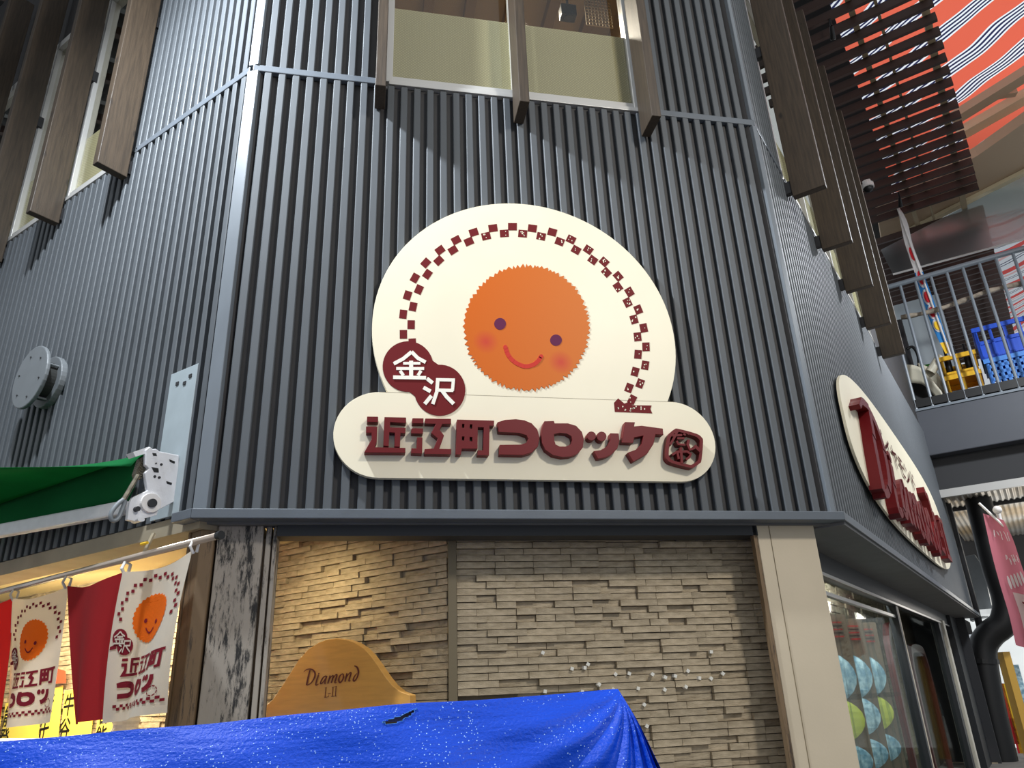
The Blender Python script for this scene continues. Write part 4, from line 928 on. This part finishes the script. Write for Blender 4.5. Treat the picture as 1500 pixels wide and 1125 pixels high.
def crate(name, S, o0, o1, z0, z1, dep, m, label, cells, tilt=0):
    t = thing(name, FP('C', S + dep / 2, (o0 + o1) / 2, z0), label, 'crate', 'plastic crates on the balcony'); th = .045
    nx, nz = cells; w = (o1 - o0); h = z1 - z0
    for ss in (S, S + dep - th):
        mb = MB()
        for i in range(nx + 1): a = o0 + (w - th * 1.4) * i / nx; mb.fbox('C', ss, ss + th, a, a + th * 1.4, z0, z1)
        for j in range(nz + 1): b = z0 + (h - th * 1.6) * j / nz; mb.fbox('C', ss, ss + th, o0, o1, b, b + th * 1.6)
        mb.build('side_panel', m, t)
    for oo in (o0, o1 - th):
        mb = MB(); nn = max(2, int(dep / .2))
        for i in range(nn + 1): a = S + (dep - th) * i / nn; mb.fbox('C', a, a + th, oo, oo + th, z0, z1)
        for j in range(nz + 1): b = z0 + (h - th * 1.6) * j / nz; mb.fbox('C', S, S + dep, oo, oo + th, b, b + th * 1.6)
        mb.build('side_panel', m, t)
    MB().fbox('C', S, S + dep, o0, o1, z0, z0 + .03).build('base', m, t); MB().fbox('C', S - .03, S + dep + .03, o0 - .03, o1 + .03, z1 - .07, z1).build('rim', m, t) if False else None
    mb = MB(); mb.fbox('C', S - .03, S + .02, o0 - .03, o1 + .03, z1 - .1, z1); mb.fbox('C', S + dep - .02, S + dep + .03, o0 - .03, o1 + .03, z1 - .1, z1); mb.fbox('C', S, S + dep, o0 - .03, o0 + .02, z1 - .1, z1); mb.fbox('C', S, S + dep, o1 - .02, o1 + .03, z1 - .1, z1); mb.build('rim', m, t)
    return t
ZF = 7.2
MB().fbox('C', SBAL + .3, SBAL + 2.55, -.25, 4.0, 6.88, ZF).build('raised_kerb', M['dgrey'], BALC)
yc = crate('bottle_crate', SBAL + .45, .68, 1.36, ZF + .005, ZF + .46, .8, M['yellow'], 'lower yellow bottle crate on the balcony beside the blue crates', (2, 1))
crate('bottle_crate', SBAL + .45, .68, 1.36, ZF + .47, ZF + .92, .8, M['yellow'], 'upper yellow bottle crate of the stack on the balcony', (2, 1))
for i, oo in enumerate((.82, 1.0, 1.2)):
    c = FP('C', SBAL + .75, oo, ZF + .5); b = thing('dark_bottle', c, ('left', 'middle', 'right')[i] + ' dark glass bottle standing in the upper yellow crate', 'bottle', 'bottles in the yellow crate')
    MB().tube([c, c + upv * .42, c + upv * .5, c + upv * .72], [.07, .07, .03, .028], 12).build('glass', M['black'], b, smooth=True)
crate('mesh_crate', SBAL + .5, 1.5, 2.55, ZF + .005, ZF + .66, 1.0, M['blue2'], 'lower light blue mesh crate on the balcony', (9, 4))
crate('mesh_crate', SBAL + .5, 1.45, 2.6, ZF + .67, ZF + 1.42, 1.0, M['blue'], 'upper deep blue mesh crate with a slot handle on the balcony', (4, 2))
MB().fbox('C', SBAL + .53, SBAL + .56, 1.5, 2.55, ZF + .72, ZF + 1.1).build('inner_panel', M['blue'], [o for o in bpy.data.objects if o.name.startswith('mesh_crate') and o.type == 'EMPTY'][-1])
crate('small_crate', SBAL + 1.2, -.15, .42, ZF + .8, ZF + 1.1, .6, M['green'], 'small green crate at the left end of the balcony', (5, 1))
MB_ = MB()
st = thing('plinth_box', FP('C', SBAL + 1.5, .15, ZF), 'dark box under the green crate on the balcony', 'box'); MB().fbox('C', SBAL + 1.15, SBAL + 1.85, -.2, .5, ZF + .002, ZF + .79).build('box', M['dgrey'], st, bevel=.02)
# bent cream panels
for i, (pts, l) in enumerate((([(1320, 537), (1345, 540), (1362, 556), (1380, 577)], 'wavy cream bent panel lying on the balcony, front one'), ([(1345, 535), (1368, 545), (1380, 560), (1383, 572)], 'curved cream bent panel on the balcony, behind the wavy one'))):
    S_ = SBAL + .4 + .25 * i; t = thing('bent_panel', FP('C', S_, *perp('C', S_, *pts[1])), l, 'panel', 'cream bent panels on the balcony')
    ln = [perp('C', S_, x, y) for x, y in smooth_line(pts, 5)]; n = len(ln)
    MB().grid(lambda u, v, ln=ln, n=n, S_=S_: FP('C', S_ + .1 * v, ln[int(round(u * (n - 1)))][0], ln[int(round(u * (n - 1)))][1] - .42 * v + .06), n - 1, 4).build('sheet', M['chair'], t, smooth=True, solid=.03)
bx = thing('white_tube', FP('C', SBAL + .6, .55, ZF), 'short white tube leaning beside the yellow crate on the balcony', 'tube'); a = FP('C', SBAL + .6, *perp('C', SBAL + .6, 1363, 545)); b = FP('C', SBAL + .6, *perp('C', SBAL + .6, 1378, 522)); MB().tube([a, b], .1, 14).build('body', M['chair'], bx)
# advertising banner on a pole
NB = thing('vertical_banner', FP('C', SBAL + .4, .75, ZF), 'narrow upright banner, white above and sky blue below with red shapes, on the balcony', 'banner')
SN = SBAL + .42
tp = [FP('C', SN, *perp('C', SN, x, y)) for x, y in ((1306, 281), (1393, 522))]
bl1 = [(1307, 290), (1316, 312), (1325, 355), (1340, 400), (1352, 440), (1366, 480), (1385, 518)]
br1 = [(1308, 290), (1328, 322), (1337, 358), (1352, 398), (1366, 436), (1381, 478), (1393, 518)]
Lc = [FP('C', SN, *perp('C', SN, *q)) for q in smooth_line(bl1, 4)]; Rc = [FP('C', SN + .15, *perp('C', SN + .15, *q)) for q in smooth_line(br1, 4)]; n = len(Lc)
def bn(u, v, off=0):
    f = min(v * (n - 1), n - 1.001); i = int(f); a = Lc[i].lerp(Lc[i + 1], f - i); b = Rc[i].lerp(Rc[i + 1], f - i); return a.lerp(b, u) + Vector((-S2, -S2, 0)) * (off + .03 * math.sin(u * 3))
MB().grid(lambda u, v: bn(u, v * .5), 4, 20).build('upper_cloth', M['bw'], NB, smooth=True); MB().grid(lambda u, v: bn(u, .5 + v * .42), 4, 16).build('lower_cloth', M['sky'], NB, smooth=True); MB().grid(lambda u, v: bn(u, .92 + v * .08), 4, 6).build('foot_cloth', M['by'], NB, smooth=True)
for cv, rv_, mw in ((.40, .045, 0), (.54, .05, 0), (.66, .04, 0), (.75, .035, 0), (.83, .03, 1)):
    q = [bn(.5 + .42 * math.cos(2 * math.pi * k_ / 16), cv + rv_ * 1.25 * math.sin(2 * math.pi * k_ / 16), .02) for k_ in range(16)]; m_ = MB(); m_.v = q; m_.f = [tuple(range(16))]; m_.build('white_shape', M['bw'], NB, fix=False)
    q = [bn(.5 + .28 * math.cos(2 * math.pi * k_ / 16), cv + rv_ * .85 * math.sin(2 * math.pi * k_ / 16), .03) for k_ in range(16)]; m_ = MB(); m_.v = q; m_.f = [tuple(range(16))]; m_.build('red_shape', M['bred'] if not mw else M['by'], NB, fix=False)
MB().tube([tp[0], tp[1]], .02, 8).build('pole', M['whitep'], NB)
hs = thing('black_hose', FP('C', SBAL + .9, .3, ZF + 1.2), 'loop of black hose hanging by the green crate on the balcony', 'hose')
MB().tube([FP('C', SBAL + .9, *perp('C', SBAL + .9, x, y)) for x, y in smooth_line([(1328, 512), (1336, 508), (1343, 516), (1346, 530), (1344, 545)], 4)], .035, 8).build('loop', M['black'], hs, smooth=True)
lw = MB().fbox('C', SBAL + 2.6, SBAL + 2.7, -.3, 1.0, ZF, 10.6); tag(lw.build('wall_balcony', M['lightwall']), kind='structure')

# slatted ceiling beyond, with striped cloth above
ZC = 12.0
CG = thing('slatted_ceiling', FP('C', 9, 1.4, ZC), 'dark brown slatted ceiling over the passage at upper right', 'ceiling')
sl = bpy.data.meshes.new('slat'); b = MB().box(-.035, .035, -1.5, 1.5, 0, .17); sl.from_pydata(b.v, [], b.f); sl.materials.append(M['slat'])
s_ = 3.2; k_ = 0
while s_ < 24:
    if not (12.3 < s_ < 13.3):
        o = bpy.data.objects.new('slat', sl); o.parent = CG; right = 2.18 + (s_ - 6) * .035; o.location = FP('C', s_, right - 1.5, ZC) - world_loc(CG); o.rotation_euler = (0, 0, math.pi / 4); col.objects.link(o)
    s_ += .375
for oo, ww in ((.95, .1), (1.35, .05), (2.0, .12)):
    MB().fbox('C', 2.6, 24, oo, oo + ww, ZC + .17, ZC + .3).build('batten', M['purlin'], CG)
dc = MB().fbox('C', -1, 40, -.1, .7, ZC + .9, ZC + 1.0); tag(dc.build('ceiling_dark', M['dgrey']), kind='structure')
# striped cloths: stripes run along direction D
Dv = Vector((-.272, .962, 0)).normalized(); Ev = Vector((Dv.y, -Dv.x, 0))
def stripe_mat(pale=False):
    m = cloth('red_navy_white_striped_cloth', (214, 84, 66), .6); nt = m.node_tree; N = nt.nodes.new; L = nt.links.new; b = nt.nodes['Principled BSDF']
    tc = N('ShaderNodeTexCoord'); mp = N('ShaderNodeMapping'); mp.inputs['Rotation'].default_value = (0, 0, -math.atan2(Dv.y, Dv.x)); L(tc.outputs['Object'], mp.inputs[0]); sx = N('ShaderNodeSeparateXYZ'); L(mp.outputs[0], sx.inputs[0])
    wv = N('ShaderNodeTexNoise'); wv.inputs['Scale'].default_value = .35; L(tc.outputs['Object'], wv.inputs['Vector'])
    ad = N('ShaderNodeMath'); ad.operation = 'MULTIPLY_ADD'; L(wv.outputs['Fac'], ad.inputs[0]); ad.inputs[1].default_value = .9; L(sx.outputs['Y'], ad.inputs[2])
    dv = N('ShaderNodeMath'); dv.operation = 'DIVIDE'; L(ad.outputs[0], dv.inputs[0]); dv.inputs[1].default_value = .92
    fr = N('ShaderNodeMath'); fr.operation = 'FRACT'; L(dv.outputs[0], fr.inputs[0]); cr = N('ShaderNodeValToRGB'); cr.color_ramp.interpolation = 'CONSTANT'
    red, nav, wh, cream_ = lin((226, 104, 80)), lin((44, 48, 84)), lin((236, 238, 240)), lin((226, 120, 96))
    st = [(0, red), (.42, wh), (.47, nav), (.52, wh), (.57, nav), (.62, wh), (.67, nav), (.72, wh), (.77, nav), (.82, wh), (.86, red)]
    if pale: red = lin((226, 96, 92)); st = [(0, red), (.25, wh), (.5, nav), (.53, wh), (.6, nav), (.63, wh), (.8, lin((236, 190, 186))), (.9, wh)]
    els = cr.color_ramp.elements; els[0].position = 0; els[0].color = (*red, 1); els[1].position = .99; els[1].color = (*(wh if pale else red), 1)
    for p_, c_ in st[1:]: e_ = els.new(p_); e_.color = (*c_, 1)
    L(fr.outputs[0], cr.inputs[0]); L(cr.outputs[0], b.inputs['Base Color'])
    for nd in nt.nodes:
        if nd.type == 'BSDF_TRANSLUCENT': L(cr.outputs[0], nd.inputs[0])
    return m
M['stripe'] = stripe_mat()
def cloth_sheet(label, pxs, z, sag, mm):
    c = [LZ(x, y, z) for x, y in pxs]
    t = thing('striped_cloth', c[0], label, 'cloth', 'red striped cloths under the arcade roof')
    def fn(u, v): p = c[0].lerp(c[1], u).lerp(c[3].lerp(c[2], u), v); p.z += sag * math.sin(u * 7 + v * 3) * .5 + sag * math.sin(v * 9); return p
    MB().grid(fn, 30, 30).build('sheet', mm, t, smooth=True); return t
cloth_sheet('red, white and navy striped cloth above the near end of the slatted ceiling', [(1150, -160), (1900, -300), (1640, 175), (1290, 290)], 14.2, .12, M['stripe'])
cloth_sheet('pale striped cloth above the far end of the slatted ceiling, behind the railing', [(1380, 345), (1560, 275), (1560, 470), (1440, 500)], 14.6, .2, stripe_mat(True))
tf = thing('arcade_beam', LZ(1400, 290, 12.5), 'wide tan beam crossing between the two stretches of slatted ceiling', 'beam')
q = [LZ(x, y, 12.5) for x, y in ((1285, 312), (1432, 228), (1540, 152), (1540, 232), (1500, 252), (1293, 360))]
MB().prism([[(v.x, v.y) for v in q]], lambda p: (p[0], p[1], 12.5), lambda p: (p[0], p[1], 12.75)).build('web', M['tan'], tf)
a, b = LZ(1285, 362, 12.44), LZ(1560, 222, 12.44); MB().bar(a, b, .16, .1).build('edge_moulding', M['creambeam'], tf)
for (x0, y0, x1, y1), w, mm, l in (((1395, 175, 1560, 72), .28, M['tan'], 'brown roof truss beam crossing the near striped cloth'), ((1405, 197, 1560, 108), .3, M['creambeam'], 'cream roof beam crossing the near striped cloth, just below the brown one')):
    a, b = LZ(x0, y0, 13.2), LZ(x1, y1, 13.2); t = thing('roof_beam', a, l, 'beam'); MB().bar(a, b, w, .2).build('member', mm, t)
    if mm is M['tan']: c_ = a.lerp(b, .35); MB().bar(c_, c_ + Vector((.5, -.2, .0)), .14, .12).build('cleat', mm, t)
# glass screen edge and cable
gs = thing('glass_screen', FP('C', 12.9, 1, 10.6), 'grey tinted glass screen strip between the two stretches of slatted ceiling', 'screen')
q = [hit(x, y, FP('C', 13.2, 0, 0), (S2, S2, 0)) for x, y in ((1290, 366), (1520, 247), (1520, 345), (1308, 402))]
mb = MB(); mb.hexa([q[3], q[2], q[2] + Vector((.01, .01, 0)), q[3] + Vector((.01, .01, 0)), q[0], q[1], q[1] + Vector((.01, .01, 0)), q[0] + Vector((.01, .01, 0))]); mb.build('pane', glass('grey_tinted_pane', (190, 200, 200), .42, .3), gs)
mb = MB(); mb.tube([q[3], q[2]], .025, 6); mb.build('cable', M['whitep'], gs)
# dome camera and small spots
p = LZ(1272, 275, 11.9); dm = thing('dome_camera', p, 'white dome camera under the slatted ceiling', 'camera')
MB().tube([p + upv * .0, p + upv * .15], .13, 18).build('housing', M['whitep'], dm); mb = MB()
mb.tube([p + upv * (-.11 + .02 * i) for i in range(6)], [max(.01, math.sqrt(max(0, .11 ** 2 - (.11 - .02 * i) ** 2))) for i in range(6)], 16); mb.build('dome', M['black'], dm, smooth=True)
for i, (x, y) in enumerate(((1318, 290), (1218, 38))):
    p = LZ(x, y, 11.85); t = thing('ceiling_spotlight', p, ['black spotlight under the slats beside the banner tip', 'black spotlight under the slats near the top edge'][i], 'lamp'); MB().tube([p, p + Vector((.1, .15, -.12))], [.03, .05], 12).build('head', M['black'], t); MB().tube([p, p + upv * .15], .02, 8).build('stem', M['black'], t); MB().tube([p + Vector((.1, .15, -.12)), p + Vector((.105, .158, -.13))], .04, 12).build('lens', M['alu'], t)

# canopy, back wall, lit shop, pipes
cn = thing('corrugated_canopy', FP('C', 14, .8, 5.1), 'shiny corrugated metal canopy under the balcony', 'canopy')
def cor(u, v): s0 = SBAL + .2 + 7.2 * v; return FP('C', s0, -.1 + 4.0 * u, 5.08 + .016 * math.sin(u * 4.0 / .11 * 2 * math.pi))
MB().grid(cor, 300, 4).build('sheet', M['canopy'], cn)
MB().fbox('C', SBAL + 1.9, SBAL + 1.96, -.1, 3.9, 5.0, 5.1).build('purlin', M['steel'], cn)
MB().fbox('C', SBAL + .12, SBAL + .2, -.1, 3.9, 5.0, 5.16).build('front_edge', M['alu'], cn)
BW = MB().fbox('C', 19, 19.2, -1, 6, 2.6, 6); tag(BW.build('wall_far', M['dgrey']), kind='structure')
ub = thing('extract_hood', FP('C', 14, .2, 2.7), 'grey metal hood box on the dark wall behind the drain pipe', 'hood')
q = [perp('C', 14, *v) for v in ((1404, 816), (1428, 812), (1440, 830), (1456, 900), (1436, 905), (1421, 910))]
MB().prism([q], lambda p: FP('C', 14, p[0], p[1]), lambda p: FP('C', 14.5, p[0], p[1])).build('body', M['ventm'], ub, bevel=.02)
MB().fbox('C', 13.2, 13.4, -.35, 4, 2.6, 5.05).build('panel', M['dgrey'], None); o = bpy.data.objects['panel']; o.name = 'wall_passage'; tag(o, kind='structure')
o.hide_render = True; bpy.data.objects.remove(o)
area('canopy_fill', FP('C', 15.5, 2.2, 3.2), FP('C', 15, 1, 5.1), 1.2, 90, (1, .95, .86))  # unseen fill light added to brighten the canopy from below
# black drain pipe
SP = 12.85
def PP(x, y, S=SP): return FP('C', S, *perp('C', S, x, y))
dp = thing('drain_pipe', PP(1440, 1000), 'thick black drain pipe with a bend, right of the shop front', 'pipe')
MB().tube([PP(x, y) for x, y in smooth_line([(1424, 700), (1440, 760), (1458, 830), (1474, 880), (1470, 912), (1452, 928), (1440, 948), (1443, 985), (1453, 1040), (1472, 1125), (1491, 1210)], 4)], .26, 18).build('tube', M['black'], dp, smooth=True)
MB().tube([PP(1440, 965), PP(1441, 972)], .285, 18).build('joint_ring', M['black'], dp)
sd = thing('wall_pipe', FP('C', 12.9, .1, 4), 'slim dark pipe with a coupling running up the far edge of the right wall', 'pipe')
MB().tube([FP('C', 12.9, .06, 2.2), FP('C', 12.9, .06, 9.6)], .07, 10).build('tube', M['dgrey'], sd, smooth=True); MB().tube([FP('C', 12.9, .06, 5.9), FP('C', 12.9, .06, 6.15)], .1, 10).build('coupling', M['grey'], sd)
# pale louvres and lit shop beyond
la, lz = perp('C', 12.70, 1413, 968); lb, _ = perp('C', 12.70, 1430, 968)
lv = thing('louvred_shutter', FP('C', 12.95, (la + lb) / 2, 0), 'cream louvred shutter strip left of the black drain pipe', 'shutter')
for i in range(18):
    z = lz - .1 - i * .125; MB().fbox('C', 12.66, 12.72, la, lb, z, z + .07).build('louvre', M['louvre'], lv)
MB().fbox('C', 12.72, 12.75, la - .03, lb, 0, lz).build('backing', M['dgrey'], lv)
MB().fbox('C', 12.64, 12.74, la - .06, la, 0, lz + .05).build('edge_strip', M['alu'], lv)
shp = thing('lit_shop', FP('C', 15, 1, 0), 'bright shop interior with glowing white panels beyond the drain pipe', 'shop')
MB().fbox('C', 16, 16.1, -.3, 4, -.5, 2.9).build('back_panel', M['shopwhite'], shp); MB().fbox('C', 13.3, 16, -.3, 4, 2.75, 2.85).build('glowing_ceiling', M['shopwhite'], shp)
ms = thing('mustard_post', FP('C', 13.2, .5, 0), 'mustard yellow post of the lit shop beyond the drain pipe', 'post')
a, b = PP(1469, 955, 13.2), PP(1500, 1095, 13.2); d_ = (b - a); MB().bar(a + Vector((0, 0, 0)), Vector((a.x, a.y, -.5)), .17, .17, (1, 0, 0)).build('shaft', M['mustard'], ms)
for i, (x, y, w, h, mm) in enumerate(((1478, 1045, .09, .6, M['bark']), (1486, 1060, .08, .8, M['by']), (1492, 1010, .25, .5, M['pblue']), (1496, 1090, .2, .5, M['bred']))):
    a = PP(x, y, 14.6); t = thing('hanging_card', a, ['red price card in the lit shop', 'yellow price card in the lit shop', 'pale blue card in the lit shop', 'crimson card low in the lit shop'][i], 'card', 'cards in the lit shop'); MB().bar(a - upv * h, a + upv * h, w, .02, (S2, S2, 0)).build('card', mm, t)
area('skylight_lamp', FP('C', 10, 3.5, 17.5), FP('C', 10, 3.5, 12), 9, 280, (.95, .97, 1), 'RECTANGLE', 5)
# pink curtain at the right edge
SPk = 9.0
def PK(x, y, off=0): return FP('C', SPk + off, *perp('C', SPk + off, x, y))
pk = thing('pink_banner', PK(1462, 770), 'pink upright banner with white lettering at the right picture edge', 'banner')
Lp = smooth_line([(1440, 752), (1447, 785), (1455, 820), (1466, 860), (1478, 900), (1488, 945)], 4); Rp = smooth_line([(1470, 762), (1484, 790), (1497, 830), (1512, 870), (1528, 910), (1540, 960)], 4); n2 = len(Lp)
def pkf(u, v, off=0):
    f = min(v * (n2 - 1), n2 - 1.001); i = int(f); g = lambda L_: (L_[i][0] + (L_[i + 1][0] - L_[i][0]) * (f - i), L_[i][1] + (L_[i + 1][1] - L_[i][1]) * (f - i)); a, b = g(Lp), g(Rp)
    return PK(a[0] + (b[0] - a[0]) * u, a[1] + (b[1] - a[1]) * u, -off + .06 * math.sin(u * 4 + v))
MB().grid(pkf, 10, 24).build('cloth', M['pink'], pk, smooth=True)
MB().grid(lambda u, v: pkf(.35 + .65 * u, .62 + .38 * v, .02), 8, 12).build('printed_field', M['pinkw'], pk, smooth=True)
mb = MB(); rr_ = random.Random(3)
for v, us in ((.16, (.3, .42, .54, .72, .84)), (.34, (.5, .6, .7, .8, .9))):
    for u in us:
        for k_ in range(2): a = (u + rr_.uniform(-.03, .03), v + rr_.uniform(-.02, .02)); b = (a[0] + rr_.uniform(-.05, .05), a[1] + rr_.uniform(.02, .05)); mb.v += [pkf(a[0], a[1], .03), pkf(a[0] + .03, a[1], .03), pkf(b[0] + .03, b[1], .03), pkf(b[0], b[1], .03)]; n_ = len(mb.v); mb.f.append((n_ - 4, n_ - 3, n_ - 2, n_ - 1))
for i in range(5):
    u = .35 + i * .13; q = [pkf(u + .05 * math.cos(2 * math.pi * k_ / 12), .55 - i * .015 + .05 * math.sin(2 * math.pi * k_ / 12), .03) for k_ in range(12)]; n_ = len(mb.v); mb.v += q; mb.f.append(tuple(range(n_, n_ + 12)))
mb.build('lettering', M['bw'], pk, fix=False)
mb = MB()
for i in range(14):
    u = .55 + .12 * (i % 2); v = .68 + i * .022; q = [(u, v), (u + .09, v + .006), (u + .09, v + .02), (u, v + .014)]; n_ = len(mb.v); mb.v += [pkf(a, b, .05) for a, b in q]; mb.f.append((n_, n_ + 1, n_ + 2, n_ + 3))
mb.build('checker_print', M['printm'], pk, fix=False)
MB().tube([PK(1434, 737), PK(1475, 775)], .02, 8).build('crossbar', M['whitep'], pk)
a = PK(1461, 747); MB().tube([a + upv * (.07 - .014 * i) for i in range(11)], [max(.004, math.sqrt(max(0, .07 ** 2 - (.07 - .014 * i) ** 2))) for i in range(11)], 14).build('ball_finial', M['whitep'], pk, smooth=True)
MB().tube([a + Vector((.1, .1, 0)), Vector((a.x + .1, a.y + .1, 0))], .03, 8).build('pole', M['whitep'], pk)

# roof louvres at the top left
lt = thing('roof_louvres', (-6, 5, 13), 'dark roof timbers with pale slats at the top left corner', 'roof')
MB().box(-14, -1, 2, 14, 13.6, 13.8).build('deck', M['dgrey'], lt)
for i in range(16): MB().bar((-12, 2.5 + i * .7, 13.4), (-3, 2.5 + i * .7 + 3, 13.4), .12, .18).build('slat', M['ventm'] if i % 2 else M['slat'], lt)

# =================================================================== BLUE SHEET over a covered stall
TP = thing('blue_tarpaulin', (.9, -2.9, 0), 'blue plastic sheet covering a stall in the foreground, wet and creased', 'tarpaulin')
YT = -3.0
topl = [(-60, 1092), (0, 1086), (100, 1078), (201, 1068), (300, 1061), (400, 1050), (500, 1041), (600, 1031), (700, 1026), (800, 1018), (870, 1012), (905, 1009)]
TL_ = [hit(x, y, (0, YT, 0), (0, -1, 0)) for x, y in smooth_line(topl, 4)]; nt_ = len(TL_)
def tarpf(u, v):
    f = min(u * (nt_ - 1), nt_ - 1.001); i = int(f); p = TL_[i].lerp(TL_[i + 1], f - i)
    drop = v * 1.5; p = p.copy(); p.z -= drop * (1 if v > 0 else 0); p.y -= .30 * (1 - math.exp(-3 * drop)) ; p.x += drop * .16 * max(0, u - .8) / .2
    # hanging folds that gather towards the peak at the right end
    du = (1 - u); k = max(0, 1 - du * 3.2); p.y -= .05 * k * math.sin(min(1, drop * 4) * math.pi / 2) * math.cos(9 * du * (1 + 2 * drop))
    p.y += .010 * math.sin(11 * u + 14 * drop) * min(1, drop * 12) + .006 * math.sin(31 * u - 23 * drop) * min(1, drop * 12)
    # gathered creases fanning from the peak
    ang = math.atan2(drop, (1 - u) * 1.5 + 1e-4); p.y += .012 * math.sin(ang * 26) * min(1, drop * 8) * max(0, 1 - (1 - u) * 2.4)
    return p
FR = MB().grid(lambda u, v: tarpf(u, v ** 1.7), 260, 150)
# tear in the sheet: leave out the cells inside the slit
tear = [(300 + a / 3.75, 980 + b / 3.75) for a, b in ((975, 295), (1010, 275), (1060, 262), (1110, 240), (1165, 215), (1140, 245), (1095, 278), (1045, 300), (1000, 302))]
def proj(p):
    d = p - CAM; f_ = d.dot(Fw); return (750 + FPX * d.dot(Rt) / f_, 562.5 - FPX * d.dot(Up) / f_)
def inside(p, poly):
    c = False; n = len(poly)
    for i in range(n):
        x0, y0 = poly[i]; x1, y1 = poly[(i + 1) % n]
        if (y0 > p[1]) != (y1 > p[1]) and p[0] < (x1 - x0) * (p[1] - y0) / (y1 - y0) + x0: c = not c
    return c
pv = [proj(v) for v in FR.v]
FR.f = [f for f in FR.f if not inside((sum(pv[i][0] for i in f) / 4, sum(pv[i][1] for i in f) / 4), tear)]
FR.build('front_sheet', M['tarp'], TP, smooth=True, fix=False)
fray = []
for q in smooth_line(tear + tear[:1], 4):
    i = min(range(len(pv)), key=lambda k: (pv[k][0] - q[0]) ** 2 + (pv[k][1] - q[1]) ** 2)
    if not fray or (FR.v[i] - fray[-1]).length > .001: fray.append(FR.v[i] + Vector((0, -.002, 0)))
MB().tube(fray, .0008, 6).build('frayed_edge', M['blue2'], TP)
# back and right side of the sheet
def back(u, v): p = tarpf(u, 0).copy(); p.y += v * 1.1; p.z -= .08 * v * v + .012 * math.sin(8 * u) * v; return p
MB().grid(back, 60, 8).build('top_sheet', M['tarp'], TP, smooth=True)
pk0 = tarpf(1, 0)
def side(u, v):
    a = tarpf(1, v); p = a.copy(); p.y += u * 1.1 ; p.x += .03 * math.sin(u * 9 + v * 4) * min(1, v * 6) + .05 * u * v; p.z -= .08 * u * u * (1 - v); return p
MB().grid(side, 24, 50).build('side_sheet', M['tarp'], TP, smooth=True)
MB().box(.1, 1.66, -2.9, -1.95, 0, 1.38).build('covered_stall', M['dgrey'], TP)

# ground
tag(MB().box(-12, 24, -12, 24, -.6, -.5).build('floor', M['floor']), kind='structure') if False else tag(MB().box(-12, 24, -12, 24, -.1, 0).build('floor', M['floor']), kind='structure')
print('bricks', nb, na, 'objects', len(bpy.data.objects))
